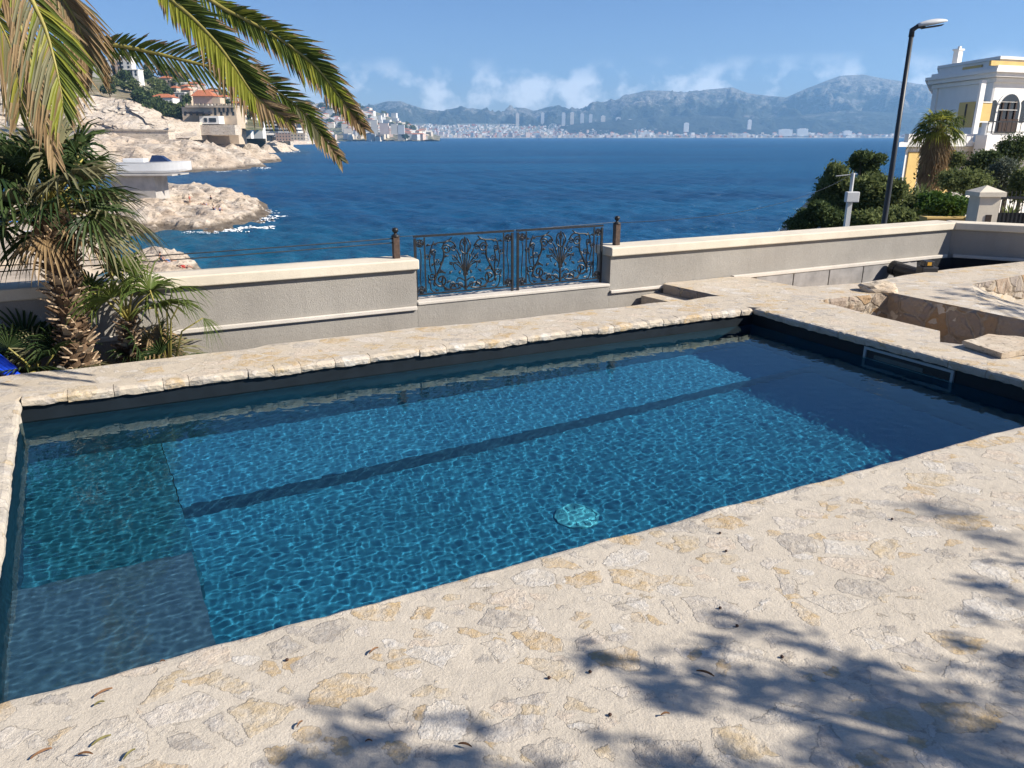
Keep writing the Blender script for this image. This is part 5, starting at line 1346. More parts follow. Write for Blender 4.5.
def ridge(name,line,y0,y1,y2,dv,seed,amp):
    us=np.linspace(line[0][0],line[-1][0],520); L0=np.array(line); ny=64; V=[]; nx=len(us)
    for j in range(ny+1):
        w_=j/ny
        for u in us:
            vt=np.interp(u,L0[:,0],L0[:,1])+dv; crest=aty(u,vt,y1); foot=aty(u,137.2,y0)
            if w_<=.78:
                q=w_/.78; y=y0+(y1-y0)*q; zz=SEA+(crest.z-SEA)*(q**1.25)
                x=foot.x+(crest.x-foot.x)*q
                g_=noise.ridged_multi_fractal(Vector((x*.0022,y*.0012,seed)),.8,2.1,7,1.0,2.0)-1.1
                zz+=amp*g_*math.sin(math.pi*q)*(.35+.65*min(1,(crest.z-SEA)/350))
            else:
                q=(w_-.78)/.22; y=y1+(y2-y1)*q; x=crest.x; zz=crest.z*(1-q)-20*q
            V.append((x,y,max(zz,SEA-4)))
    k=MB(); k.add(V,[tuple(int(z) for z in r) for r in grid_faces(nx,ny+1)]); o=k.build(name,M['mountain'],smooth=True); tag(o,kind='structure')
ridge('mountains',RID,5900,7900,8900,0.0,2.0,165)
low=[(430,128),(480,126),(540,122),(590,117),(640,113),(700,110),(760,113),(800,110),(850,105),(900,108),(960,107),(1050,112),(1200,125)]
ridge('foothills',low,5500,6500,7000,5.0,6.0,70)
# coastal plain
k=MB(); a=[(300,FY+60),(420,FY-250),(560,FY),(700,FY+50),(900,FY+80),(1250,FY+200)]
V=[];
for (u,y) in a:
    p=aty(u,137,y); V+= [(p.x,y,SEA-1),(p.x,y+6,SEA+3),(p.x,y+420,SEA+12),(p.x*1.15,y+1500,SEA+107)]
M['plain']=m_plain('pale_coastal_plain',(.20,.20,.15),.95,.4,.004,0)
M['beach']=m_plain('pale_beach',(.36,.33,.27),.95,.1,.02,0)
k.add(V,[(i*4+j,(i+1)*4+j,(i+1)*4+j+1,i*4+j+1) for i in range(len(a)-1) for j in range(3)],0); k.m=[1 if i%3==0 else 0 for i in range(len(k.f))]
o=k.build('land',[M['plain'],M['beach']]); tag(o,kind='structure')
def ground(u,dy): 
    y=np.interp(u,[q[0] for q in a],[q[1] for q in a])+dy; p=aty(u,137,y)
    z=SEA+3+9*min(1,dy/420)+95*max(0,(dy-420)/1080); return p.x,y,z
rnd=random.Random(5)
mats=['far_white','far_cream','far_pink','far_grey']
pro=[]
for i,m in enumerate(mats):
    for r in range(2):
        k=MB(); k.box((0,0,.5),(1,1,1)); 
        if r: k.add([(-.5,-.5,1.001),(.5,-.5,1.001),(.5,.5,1.001),(-.5,.5,1.001),(0,0,1.25)],[(0,1,4),(1,2,4),(2,3,4),(3,0,4)],1)
        me_=k.build('city_building',[M[m],M['tile']]); pro.append(me_)
first=set()
def cityb(i,x,y,z,w,d,h,rz,lab,grp):
    if i in first: o=link(pro[i].copy())
    else: o=pro[i]; first.add(i)
    o.location=(x,y,z-1); o.scale=(w,d,h+1); o.rotation_euler=(0,0,rz); tag(o,lab,'building',grp)
for i in range(290):
    u=rnd.uniform(402,905); dy=8+rnd.random()**1.6*520
    x,y,z=ground(u,dy); big=rnd.random()<.22
    h=rnd.uniform(8,16) if not big else rnd.uniform(20,34)
    if u<700: h*=1.25
    cityb(rnd.randrange(8),x,y,z,rnd.uniform(10,30),rnd.uniform(10,20),h*.8,rnd.uniform(-.3,.3),'pale low building in the far city along the opposite shore','buildings of the far city')
# the mass of smaller roofs behind them
k=MB()
for i in range(2600):
    u=rnd.uniform(400,915); dy=40+rnd.random()*(1250 if u<720 else 520)
    x,y,z=ground(u,dy); w=rnd.uniform(8,24); h=rnd.uniform(6,15)
    k.box((x,y,z+h/2-2),(w,rnd.uniform(10,20),h+4),rz=rnd.uniform(-.4,.4),m=rnd.choices((0,1,2,3,4),(5,4,2,2,2))[0])
tag(k.build('city_roofs',[M['far_white'],M['far_cream'],M['far_pink'],M['far_grey'],M['tile']]),kind='stuff')
# tall slabs standing above the roofs
for j,(u,vt,w_) in enumerate(((517.5,113.5,3.2),(542.5,113,3.2),(563.5,113,3.4),(572,112.5,3.4),(582,114,3.4),(590.5,114.5,3.2),(603,116,4),(618,117.5,4.5),(630,119.5,4.5))):
    y=FY+1250; p=aty(u,121.5,y); t=aty(u,vt,y); x=p.x; h=t.z-p.z+34
    tw=thing('tower_block','slim pale tower block in the row standing above the far city','tower block',(x,y,p.z-34),'row of tower blocks above the far city'); s=y/F
    k=MB(); k.box((0,0,h/2),(w_*s,16,h)); k.build('wall',M['far_grey' if j%3 else 'far_cream'],tw); k=MB(); k.box((0,0,h+2),(w_*s*.5,8,4)); k.build('roof_house',M['whiteshade'],tw)
def lone(u,vb,vt,w_,y,lab,m='far_white'):
    p=aty(u,vb,y); t=aty(u,vt,y); s=y/F; h=t.z-p.z+6; tw=thing('tower_block',lab,'tower block',(p.x,y,p.z-6)); k=MB(); k.box((0,0,h/2),(w_*s,20,h)); k.build('wall',M[m],tw); k=MB(); k.box((0,0,h+1.5),(w_*s*.6,10,3)); k.build('roof_house',M['whiteshade'],tw)
lone(749,128.5,120,3.2,FY+300,'single slim white tower rising alone right of the far city centre')
lone(686,131,123,4.5,FY+200,'pale tower beside a domed hill in the far city')
lone(785,135,129.5,13,FY+120,'long white slab building near the shore, left part of a pair')
lone(802,134.8,128.8,10,FY+122,'long white slab building near the shore, right part of a pair')
lone(847,134,131,8,FY+150,'wide low white building far right along the opposite shore')
# ferris wheel by the beach
y=FY-60; c=aty(553,128.5,y); s=y/F; fw=thing('ferris_wheel','tall white ferris wheel on the far beach','ferris wheel',(c.x,y,SEA+3))
r=4.3*s; zc=c.z-(SEA+3)
k=MB(); k.tube([(r*math.cos(i*math.pi/18),0,zc+r*math.sin(i*math.pi/18)) for i in range(37)],1.1,6); k.tube([(r*.8*math.cos(i*math.pi/18),0,zc+r*.8*math.sin(i*math.pi/18)) for i in range(37)],.6,5); k.build('rim',M['white'],fw)
k=MB()
for i in range(16): k.tube([(0,0,zc),(r*math.cos(i*math.pi/8),0,zc+r*math.sin(i*math.pi/8))],.45,5)
k.build('spokes',M['white'],fw)
for i in range(16): 
    k=MB(); k.box((r*1.03*math.cos(i*math.pi/8),0,zc+r*1.03*math.sin(i*math.pi/8)),(3,3,3)); k.build('cabin',M['white'],fw)
for sg in (-1,1):
    k=MB(); k.tube([(sg*r*.5,0,-2),(0,0,zc)],.9,6); k.build('support',M['white'],fw)
# ================================================================ right side: lamp, villa, garden
# ground beyond the parapet, falling to the sea on the left
GZ=-3.4
k=MB(); bd=[(13.0,9.2),(17,10.3),(24,12.2),(32,14.6),(45,18.0),(62,24),(90,36)]
V=[]; 
for (y,x) in bd: V+= [(x-9,y+3,SEA-1),(x-5,y+1.5,-9.5),(x-1.5,y,-4.6),(x,y,GZ),(x+70,y,GZ+(.0 if y<40 else .5))]
k.add(V,[(i*5+j,i*5+j+1,(i+1)*5+j+1,(i+1)*5+j) for i in range(len(bd)-1) for j in range(4)]); k.f=[f[::-1] for f in k.f]
o_=k.build('terrain',M['rock'],smooth=False); sub=o_.modifiers.new('s','SUBSURF'); sub.subdivision_type='SIMPLE'; sub.levels=3; sub.render_levels=3
tag(o_,kind='structure')
# --- street lamp
b=aty(884,223,19.0); b.z=GZ; top=aty(912,31,19.0); top_z=top.z
lp=thing('street_lamp','tall dark street lamp with flat grey head behind the parapet','street lamp',(b.x,19.0,GZ)); H_=top_z-GZ
k=MB(); k.tube([(0,0,0),(0,0,.5),(0,0,.52),(0,0,H_*.55),(0,0,H_)],[.09,.09,.072,.062,.048],12); k.build('pole',M['lampgrey'],lp,True)
k=MB(); k.tube([(0,0,H_-.12),(0,0,H_+.02),(.10,-.01,H_+.09),(.26,-.02,H_+.11)],[.062,.06,.05,.045],10); k.build('arm',M['lampgrey'],lp,True)
k=MB(); V=[]; ns=12
for i in range(ns+1):
    q=i/ns; x=.10+.64*q; hw=.145*math.sin(math.pi*(.12+.80*q))**.6; hz_=.075*math.sin(math.pi*(.15+.78*q))**.7; zc=H_+.10+.10*q
    for j in range(10):
        a=j*math.pi*2/10; V.append((x,-hw*math.cos(a),zc+max(-.35,math.sin(a))*hz_*(1.3 if math.sin(a)>0 else 1)))
k.add(V,[(i*10+j,i*10+(j+1)%10,(i+1)*10+(j+1)%10,(i+1)*10+j) for i in range(ns) for j in range(10)]+[tuple(range(9,-1,-1)),tuple(ns*10+j for j in range(10))]); k.build('lamp_head',M['boxgrey'],lp,True)
k=MB(); V=[(.20,-.10,H_+.072),(.66,-.10,H_+.135),(.66,.10,H_+.135),(.20,.10,H_+.072),(.24,-.08,H_+.045),(.62,-.08,H_+.10),(.62,.08,H_+.10),(.24,.08,H_+.045)]
k.add(V,[(3,2,1,0),(4,5,6,7),(0,1,5,4),(1,2,6,5),(2,3,7,6),(3,0,4,7)]); k.build('lens',M['lampgrey'],lp)
# --- white meter post
b=aty(846,228,21.0); t_=aty(851,173,21.0); mp_=thing('utility_post','slim white post with a grey meter box and small cross arm in the bushes','post',(b.x,21,GZ)); h=t_.z-GZ
k=MB(); k.box((0,0,h*.42),(.12,.12,h*.84)); k.build('post_base',M['boxgrey'],mp_)
k=MB(); k.tube([(0,0,h*.8),(0,0,h)],.05,8); k.build('post_top',M['boxgrey'],mp_)
zb=aty(849,196.5,21).z-GZ
k=MB(); k.box((-.02,-.16,zb),(.34,.16,.27)); bevel(k.build('meter_box',M['boxgrey'],mp_),.02)
k=MB(); k.tube([(-.45,0,h-.08),(.1,0,h-.02)],.014,5); k.build('cross_arm',M['steel'],mp_)
# --- villa
VY=46.0
def q3(u,v,y=VY): return aty(u,v,y)
zf=lambda v: q3(980,v,VY).z
vl=thing('white_villa','ornate white villa with yellow panels, corner bay and arched balcony door','villa',(q3(975,200).x,VY,GZ))
VR=R(22); piv=Vector((q3(975,200).x,VY))
def unrot(p):
    d=Vector((p.x,p.y))-piv; c_,s_=math.cos(-VR),math.sin(-VR); return Vector((piv.x+d.x*c_-d.y*s_,piv.y+d.x*s_+d.y*c_))
def q3(u,v,y=VY):
    d=ray(u,v); nl_=Vector((math.sin(VR),-math.cos(VR))); o_2=piv+nl_*(VY-y); t=o_2.dot(nl_)/(d.x*nl_.x+d.y*nl_.y)
    p=Vector((d.x*t,d.y*t,CH+d.z*t)); l=unrot(p); return Vector((l.x,l.y,p.z))
xF=piv.x; fL=unrot(aty(933,100,52.5)); xT=q3(907.5,140,VY-.4).x; bL=unrot(aty(937,100,64)); bT=unrot(aty(912,140,64))
tz=unrot(aty(907,140,49.0)).y
body=[(xF,VY),(xF+14,VY),(xF+14,VY+14),tuple(bL),tuple(fL)]
zc0=zf(76.5); zpar=zf(58); zbal=zf(134); zfloor=zf(146)
k=MB(); k.prism(body,zfloor-.5,zc0); child(k,'upper_wall',M['white'],vl)
def grow(poly,g):
    c=Vector((sum(p[0] for p in poly)/len(poly),sum(p[1] for p in poly)/len(poly))); out=[]; n_=len(poly)
    for i in range(n_):
        p0=Vector(poly[i-1]);p1=Vector(poly[i]);p2=Vector(poly[(i+1)%n_]); a=(p1-p0).normalized(); b_=(p2-p1).normalized()
        na=Vector((a.y,-a.x)); nb=Vector((b_.y,-b_.x)); m=(na+nb); m=m/max(m.dot(na),.2); out.append(tuple(p1+m*g))
    return out
for (g_,z0,z1) in ((.18,zc0-.25,zc0-.02),(.45,zc0,zc0+.22),(.62,zc0+.223,zc0+.40),(.30,zc0+.403,zc0+.60)):
    k=MB(); k.prism(grow(body,g_),z0,z1); child(k,'cornice',M['white'],vl)
k=MB(); k.prism(grow(body,-.05),zc0+.60,zpar); child(k,'parapet',M['white'],vl)
k=MB(); k.prism(grow(body,.04),zpar+.002,zpar+.16); child(k,'coping',M['white'],vl)
# parapet piers, yellow parapet panels, chimney
for u in (): 
    k=MB(); x=q3(u,66).x; k.box((x,VY-.02,(zc0+zpar)/2+.45),(.22,.2,zpar-zc0-.2)); child(k,'parapet_pier',M['white'],vl)
def fpanel(name,u0,u1,v0,v1,mat,dp=.04,y=VY): 
    vm=(v0+v1)/2; a=q3(u0,vm,y); b_=q3(u1,vm,y); a.z=q3(u0,v0,y).z; b_.z=q3(u1,v1,y).z; k=MB(); k.box(((a.x+b_.x)/2,y-dp/2-.003,(a.z+b_.z)/2),(b_.x-a.x,dp,abs(a.z-b_.z))); return child(k,name,mat,vl)
fpanel('yellow_panel',989,1030,60.5,67.5,M['ochre'],.12); fpanel('yellow_panel',1034,1060,60.5,67.5,M['ochre'],.12)
k=MB(); c3=aty(958,54,54); cl_=unrot(c3); c_=Vector((cl_.x,cl_.y,c3.z)); k.box((c_.x,c_.y,c_.z-.4),(.38,.38,1.2)); k.box((c_.x,c_.y,c_.z+.25),(.5,.5,.1)); k.box((c_.x+.06,c_.y,c_.z+.38),(.16,.16,.16)); child(k,'chimney',M['white'],vl)
# facet (corner bay): yellow shutter window and panel on its parapet
fa=fL; fb=Vector((xF,VY)); fd=(fb-fa).normalized(); fn=Vector((fd.y,-fd.x)); FLn=(fb-fa).length
def facet(name,s0,s1,z0,z1,mat,dp=.05,o=.003):
    k=MB(); P=fa+fd*(FLn*s0)+fn*o; Q=fa+fd*(FLn*s1)+fn*o; k.prism([P,Q,Q+fn*dp,P+fn*dp],z0,z1); return child(k,name,mat,vl)
facet('yellow_shutter',.50,.92,zf(127),zf(100),M['ochre'],.06)
for i in range(5): facet('shutter_slat',.54+.075*i,.565+.075*i,zf(125),zf(102),M['doorwood'],.02,.066) if i in (1,3) else None
facet('yellow_panel',.45,.75,zf(67.5),zf(61),M['ochre'],.05,.0)
facet('pilaster',.0,.08,zfloor,zc0-.26,M['white'],.10); facet('pilaster',.93,1.0,zfloor,zc0-.26,M['white'],.12)
fpanel('pilaster',975.3,980,80,134,M['white'],.14); 
fpanel('yellow_panel',976+2,990,103,121,M['ochre'],.05); fpanel('panel_frame',976.5,991,101.5,102.9,M['white'],.09); fpanel('panel_frame',976.5,991,121.2,122.6,M['white'],.09)
# arched door and side lights
def arch(name,u0,u1,vt,vb,mat,dp,o,par=None):
    vm=(vb+vt)/2; a=q3(u0,vm); b_=q3(u1,vm); a.z=q3(u0,vb).z; b_.z=q3(u1,vt).z; w=(b_.x-a.x); cx=(a.x+b_.x)/2; zt=b_.z-w/2; P=[(a.x,a.z),(b_.x,a.z)]+[(cx+w/2*math.cos(i*math.pi/14),zt+w/2*math.sin(i*math.pi/14)) for i in range(15)]
    n_=len(P); V=[(x,VY-o,z) for x,z in P]+[(x,VY-o-dp,z) for x,z in P]; k=MB(); k.add(V,[tuple(range(n_,2*n_)),]+[(i,(i+1)%n_,n_+(i+1)%n_,n_+i) for i in range(n_)])
    return child(k,name,mat,vl)
arch('door_surround',995.0,1019.5,92.0,133,M['white'],.05,.002)
arch('door_glass',997,1017.5,94.2,133,M['glassdark'],.03,.055)
for u in (1000.5,1007,1013.5): fpanel('door_leaf',u-.7,u+.7,101,132,M['doorwood'],.05,VY-.09)
fpanel('door_leaf',998,1016.5,119,132.5,M['doorwood'],.04,VY-.088); 
for v in (102,110): fpanel('door_bar',998,1016.5,v-.4,v+.4,M['white'],.05,VY-.13)
arch('side_light',990.4,997-.6-1.2,100,122.5,M['glassdark'],.03,.004); arch('side_light',1019.3,1025.4,100,122.5,M['glassdark'],.03,.006)
# balcony: projecting slab over the ground floor, with rail
low_=[(xT,VY-.4),(xF+14,VY-.4),(xF+14,VY+13),tuple(bT)]
k=MB(); k.prism(low_,GZ-1,zfloor-.02); child(k,'lower_wall',M['white'],vl)
k=MB(); k.prism(grow(low_,.35),zfloor,zfloor+.22); child(k,'balcony_slab',M['white'],vl)
k=MB(); k.prism([(q3(962,140).x,VY-1.5),(xF+14,VY-1.5),(xF+14,VY-.80),(q3(962,140).x,VY-.80)],zfloor-.6,zbal-.05); child(k,'balcony_front',M['white'],vl)
k=MB(); k.prism([(xT-.3,VY-.72),(q3(962,140).x-.05,VY-.72),(q3(962,140).x-.05,VY-.45),(xT-.3,VY-.45)],zfloor+.23,zbal); child(k,'balcony_wall',M['white'],vl)
k=MB(); xa=q3(966,130).x; xb=xF+13; zr=zf(122)
k.box(((xa+xb)/2,VY-1.3,zr),(xb-xa,.06,.06)); k.box(((xa+xb)/2,VY-1.3,zbal+.1),(xb-xa,.04,.04))
nb=40
for i in range(nb+1): k.box((xa+(xb-xa)*i/nb,VY-1.3,(zr+zbal)/2+.02),(.025,.025,zr-zbal-.08))
child(k,'balcony_railing',M['iron'],vl)
# ground floor: yellow piers and recess
def lpanel(name,u0,u1,v0,v1,mat,dp=.06): return fpanel(name,u0,u1,v0,v1,mat,dp,VY-.4)
lpanel('yellow_pier',905,916,152,196,M['ochre']); lpanel('yellow_pier',937,951,150,196,M['ochre'])
lpanel('recess',917.5,934,156,200,M['concrete'],.03); lpanel('recess',953,968,152,200,M['concrete'],.03)
vl.rotation_euler=(0,0,VR)
# --- garden
def at(u,v,y): return aty(u,v,y)
def topiary(name,label,u,v,wpx,hpx,y,mat,seed,n=6000,cat='shrub',lumps=7,size=.042,shell=.75):
    c=at(u,v,y); s=y/F*1.03; rx,rz=wpx*s,hpx*s; rnd=random.Random(seed); foot=GZ
    bl=[(np.array((0,0,c.z-foot)),(rx*.86,min(rx,1.6)*.86,rz*.86))]
    for i in range(lumps):
        a=rnd.uniform(0,6.28); bl.append((np.array((rx*.55*math.cos(a),min(rx,1.6)*.45*math.sin(a),c.z-foot+rz*rnd.uniform(-.5,.55))),(rx*.45,min(rx,1.6)*.45,rz*.42)))
    return tree(name,label,cat,(c.x,c.y,foot),bl,n,size,mat,[([(0,0,-.3),(0,0,(c.z-foot)*.6),(.03,0,c.z-foot)],[.12,.09,.05])],None,seed,shell,.6)
topiary('round_shrub','dark clipped round shrub at the right edge under the arched door',1014,150,15,15,40,'leafdark',3)
topiary('round_shrub','dark round shrub in the middle of the villa garden',983,165,16,14,37,'leafdark',5)
topiary('round_shrub','broad mid green shrub in front of the villa lower wall',966,181,24,12,33,'leaf',7,7000)
topiary('column_shrub','narrow dark column shaped shrub beside the villa palm',929,171,9.5,19,38,'leafdark',9,4200)
topiary('round_shrub','silvery grey green bush above the iron gate',1003,178,15,20,34,'leafgrey',11,5600)
topiary('round_shrub','deep green bush right of the silvery bush behind the gate',1022,185,12,18,32,'leaf',13,5000)
topiary('round_shrub','low green bush left of the yellow planter near the lamp',915,207,20,15,27,'leaf',15,6500)
topiary('round_shrub','small dark bush behind the clipped hedge',955,160,10,9,41,'leaf',17,3000)
topiary('hedge','bright green clipped hedge in the yellow planter beside the gate pillar',948,206,26,12,25,'leafbright',19,8500,'hedge',8,.042)
c=at(944,219,24.3); pl_=thing('planter','long yellow planter box under the bright hedge','planter',(c.x,c.y,GZ))
k=MB(); k.box((0,0,(c.z-GZ)/2),(1.3,.5,c.z-GZ+.06)); bevel(k.build('box',M['ochre'],pl_),.02); k=MB(); k.box((0,0,c.z-GZ+.055),(1.34,.54,.05)); k.build('rim',M['ochre'],pl_)
c=at(980,225,22.5); gp=thing('gate_pillar','cream gate pillar with pointed cap next to the iron gate','gate pillar',(c.x,c.y,GZ)); zt=at(980,196,22.5).z-GZ
k=MB(); k.box((0,0,zt/2),(.58,.55,zt)); k.build('shaft',M['cap'],gp)
k=MB(); k.box((0,0,zt+.06),(.76,.72,.12)); k.add([(-.38,-.36,zt+.122),(.38,-.36,zt+.122),(.38,.36,zt+.122),(-.38,.36,zt+.122),(0,0,zt+.30)],[(0,1,4),(1,2,4),(2,3,4),(3,0,4)]); k.build('pillar_cap',M['cap'],gp)
k=MB(); k.box((.03,-.285,zt-.62),(.16,.025,.24)); k.build('letter_slot',M['doorwood'],gp)
c=at(988,225,22.5); gt=thing('iron_gate','black iron gate with upright bars right of the cream pillar','gate',(c.x+.12,c.y,GZ)); zt=at(1000,196,22.5).z-GZ
k=MB(); k.box((1.6,0,zt-.05),(3.2,.05,.06)); k.box((1.6,0,zt*.60),(3.2,.05,.06)); k.box((1.6,0,.2),(3.2,.05,.06)); k.build('gate_frame',M['iron'],gt)
k=MB(); k.box((1.6,.03,zt*.44),(3.2,.012,zt*.84)); k.build('gate_sheet',M['iron'],gt)
k=MB()
for i in range(27): k.tube([(i*.12+.03,-.01,.05),(i*.12+.03,-.01,zt+.14)],[.014,.012],5)
k.build('gate_bars',M['iron'],gt)
# villa palm with dry skirt
c=at(934,190,36); pc=at(939,121,36)
vp=thing('fan_palm','tall fan palm with brown skirt of dry leaves in front of the villa','palm',(pc.x,36,GZ)); h=at(942,130,36).z-GZ; rnd=random.Random(31)
k=MB(); k.tube([(0,0,0),(.03,0,h*.5),(.05,0,h)],[.22,.2,.2],10); k.build('trunk',M['fibre'],vp,True)
cr=MB(); sk_=MB(); st_=MB()
for i in range(40):
    a=i*2.4+rnd.uniform(-.2,.2); e=-.5+1.75*(i/40); d=Vector((math.cos(a)*math.cos(e),math.sin(a)*math.cos(e),math.sin(e))); b_=Vector((.05,0,h))+d*rnd.uniform(.45,.75)
    st_.tube([(.05,0,h),b_],[.025,.015],5); fan(cr,b_,d+Vector((0,0,-.3)),rnd.uniform(.45,.66),15,1.7,.55,rnd.uniform(-.5,.5),(1 if rnd.random()<.35 else 0),rnd,w=.024)
for i in range(90):
    a=i*2.4; z=h-.1-1.9*(i/90); rr=.55*(1-.45*(i/90)); b_=Vector((.05+rr*.5*math.cos(a),rr*.5*math.sin(a),z)); fan(sk_,b_,Vector((math.cos(a)*.45,math.sin(a)*.45,-1)),rnd.uniform(.55,.8),9,.8,.3,rnd.uniform(-.4,.4),0,rnd,w=.03)
cr.build('crown',[M['fanlight'],M['frondlit']],vp); sk_.build('dry_skirt',M['dead'],vp); st_.build('leaf_stalks',M['rachis'],vp)
# low agaves under the column shrub
for (u,v,y,l,lab) in ((921,197,31,.75,'spiky agave like plant under the column shaped shrub'),(1011,215,23.5,.5,'spiky pale plant seen through the iron gate')):
    c=at(u,v,y); t=thing('spiky_plant',lab,'plant',(c.x,c.y,GZ)); k=MB(); zc=c.z-GZ-.1
    for i in range(46):
        a=i*2.4; e=rnd.uniform(.1,1.3); d=Vector((math.cos(a)*math.cos(e),math.sin(a)*math.cos(e),math.sin(e))); sd=d.cross(Vector((0,0,1))).normalized()*.035
        o=Vector((0,0,zc)); k.add([o-sd,o+sd,o+d*l*.6+sd*.8,o+d*l*.6-sd*.8,o+d*l],[(0,1,2,3),(3,2,4)])
    k.build('leaves',M['leaf'],t); k=MB(); k.tube([(0,0,0),(0,0,zc)],[.1,.08],7); k.build('stem',M['bark'],t)
# the thicket on the cliff edge left of the lamp
def thicket(name,label,parts,y,mat,n,seed,size=.05,cat='tree',trunk=True,shell=.30,asp=.4):
    """parts: (u,v,rx_px,ry_px)"""
    u0,v0=parts[0][0],parts[0][1]; c0=at(u0,v0,y); s=y/F*1.03; bl=[]; rnd=random.Random(seed); tr=[]
    for (u,v,rx,rz) in parts:
        c=at(u,v,y+rnd.uniform(-.6,.6)); cc=np.array((c.x-c0.x,c.y-y,c.z-GZ))
        bl.append((cc,(rx*s,max(.5,rx*s*.7),rz*s)))
        tr.append(([(0,0,-1.5),(cc[0]*.35,cc[1]*.3,cc[2]*.45),(cc[0]*.8,cc[1]*.7,cc[2]*.8),tuple(cc)],[.10,.07,.04,.015]))
    return tree(name,label,cat,(c0.x,y,GZ),bl,n,size,mat,tr,None,seed,shell,asp)
thicket('tamarisk_tree','loose light green tree at the cliff edge left of the white post',[(838,178,9,12),(828,190,10,12),(845,192,12,14),(833,172,5,8),(822,204,11,10),(840,207,15,12)],27,'leaf',15000,3)
thicket('pine_tree','dark windblown pine with flat ragged top beside the lamp pole',[(862,156,9,5),(874,160,9,6),(866,168,10,6),(855,163,5,6),(880,157,4,3),(870,176,10,6)],30,'leafdark',6500,5,.05)
thicket('tamarisk_tree','dense olive green tree between the white post and the lamp pole',[(868,190,16,13),(882,200,15,14),(862,205,14,14),(896,190,9,9),(880,182,9,7)],26,'leaf',15000,7)
thicket('scrub_bush','low sloping dark bush above the parapet at the cliff edge',[(812,217,13,8),(800,224,12,6),(828,218,14,9),(845,222,14,8),(818,208,7,6)],24,'leafdark',12000,9,.05,'shrub')
thicket('scrub_bush','low olive bush at the foot of the lamp pole',[(865,220,14,8),(884,219,12,9),(900,217,11,9)],23,'leaf',9000,12,.05,'shrub')
# ================================================================ haze, sky, sun, camera, render
hz=NT('pale_haze'); hz.n.remove(hz.p)
pv=hz.n.new('ShaderNodeVolumePrincipled'); pv.inputs['Color'].default_value=(.37,.67,1.0,1); pv.inputs['Density'].default_value=HAZE; pv.inputs['Anisotropy'].default_value=.2
hz.link(pv.outputs[0],hz.out.inputs['Volume'])
k=MB(); k.box((0,(HY0+HY1)/2,(SEA-1.5+HTOP)/2),(2*HX,HY1-HY0,HTOP-SEA+1.5)); hb=k.build('haze',hz.mat); tag(hb,kind='stuff')
w=bpy.data.worlds.new('World'); SC.world=w; w.use_nodes=True; nt=w.node_tree; bg=nt.nodes['Background']
sky=nt.nodes.new('ShaderNodeTexSky'); sky.sky_type='NISHITA'; sky.sun_disc=False
EL=math.asin(SUN.z); AZ=math.atan2(SUN.x,SUN.y)
sky.sun_elevation=EL; sky.sun_rotation=AZ; sky.altitude=0; sky.air_density=1.0; sky.dust_density=.1; sky.ozone_density=6
tc=nt.nodes.new('ShaderNodeTexCoord'); sep=nt.nodes.new('ShaderNodeSeparateXYZ'); nt.links.new(tc.outputs['Generated'],sep.inputs[0])
mp=nt.nodes.new('ShaderNodeMapping'); mp.inputs['Scale'].default_value=(1,1,1.25); mp.inputs['Location'].default_value=(.31,.1,.02); nt.links.new(tc.outputs['Generated'],mp.inputs[0])
nz=nt.nodes.new('ShaderNodeTexNoise'); nz.inputs['Scale'].default_value=19; nz.inputs['Detail'].default_value=7; nz.inputs['Roughness'].default_value=.55; nt.links.new(mp.outputs[0],nz.inputs['Vector'])
def rampw(sock,stops):
    x=nt.nodes.new('ShaderNodeValToRGB'); nt.links.new(sock,x.inputs[0]); cr=x.color_ramp
    while len(cr.elements)<len(stops): cr.elements.new(.5)
    for e,(p,c) in zip(cr.elements,stops): e.position=p; e.color=(c,c,c,1)
    return x.outputs[0]
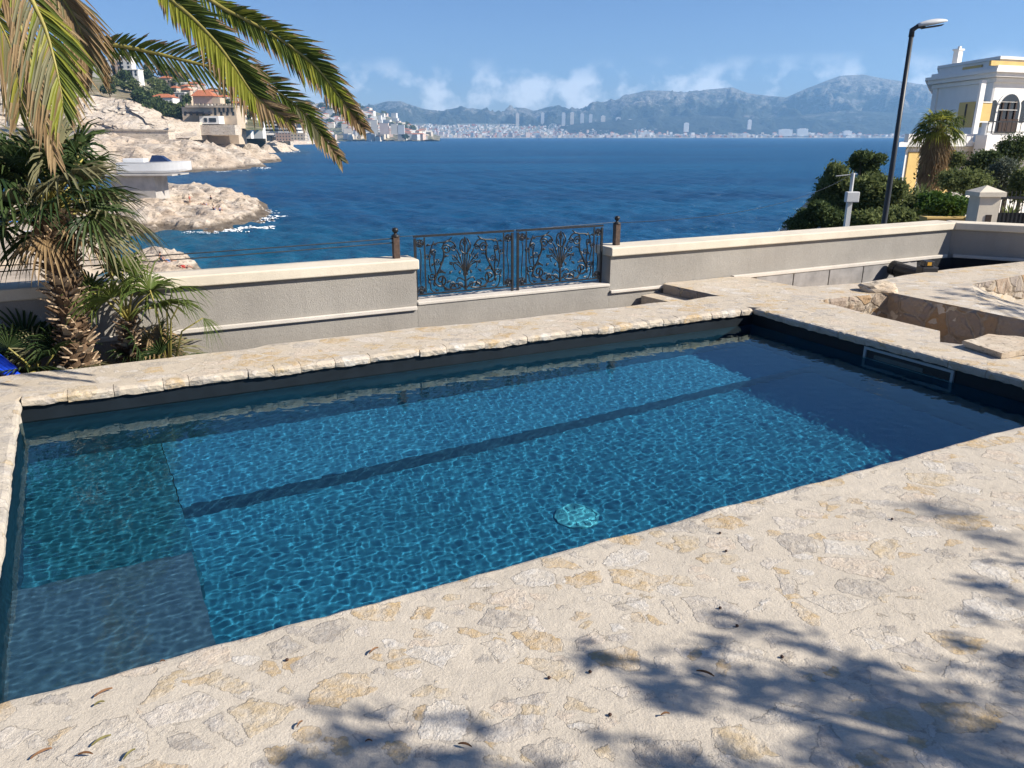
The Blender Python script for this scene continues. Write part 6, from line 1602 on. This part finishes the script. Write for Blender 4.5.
def mul(a,b):
    x=nt.nodes.new('ShaderNodeMath'); x.operation='MULTIPLY'; nt.links.new(a,x.inputs[0]); nt.links.new(b,x.inputs[1]); return x.outputs[0]
band=rampw(sep.outputs[2],[(0.0,.6),(.04,1.0),(.062,1.0),(.090,0.0)])
puff=rampw(nz.outputs[0],[(.50,0.0),(.64,.72)])
mx=nt.nodes.new('ShaderNodeMix'); mx.data_type='RGBA'; nt.links.new(mul(band,puff),mx.inputs[0])
mt=nt.nodes.new('ShaderNodeMix'); mt.data_type='RGBA'; mt.blend_type='MULTIPLY'; mt.inputs[0].default_value=1; nt.links.new(sky.outputs[0],mt.inputs[6]); mt.inputs[7].default_value=(.97,1.0,1.22,1)
nt.links.new(mt.outputs[2],mx.inputs[6]); mx.inputs[7].default_value=(*CLOUD,1)
nt.links.new(mx.outputs[2],bg.inputs[0]); bg.inputs[1].default_value=SKYS
sl_=bpy.data.lights.new('sun','SUN'); sl_.energy=SUNS; sl_.angle=R(.53); sl_.color=(1.0,.93,.83); sl_.cycles.is_caustics_light=True
so=bpy.data.objects.new('sun',sl_); link(so); so.rotation_euler=SUN.to_track_quat('Z','Y').to_euler(); so.location=(5,-3,12)
cam=bpy.data.cameras.new('camera'); cam.sensor_width=36; cam.lens=36*F/1024; cam.clip_start=.05; cam.clip_end=40000
co=bpy.data.objects.new('camera',cam); link(co); co.location=(0,0,CH); co.rotation_euler=(math.pi/2-TH,0,0); SC.camera=co
SC.view_settings.view_transform='Standard'; SC.view_settings.look='None'; SC.view_settings.exposure=EXPO; SC.view_settings.gamma=1; SC.view_settings.use_curve_mapping=False
SC.render.engine='CYCLES'; cy=SC.cycles
cy.max_bounces=8; cy.diffuse_bounces=3; cy.glossy_bounces=3; cy.transmission_bounces=6; cy.transparent_max_bounces=6; cy.volume_bounces=1
cy.caustics_reflective=False; cy.caustics_refractive=True; cy.blur_glossy=.3
cy.sample_clamp_indirect=6; cy.use_denoising=True; cy.use_adaptive_sampling=True; cy.adaptive_threshold=.015
try: cy.denoiser='OPENIMAGEDENOISE'
except Exception: pass
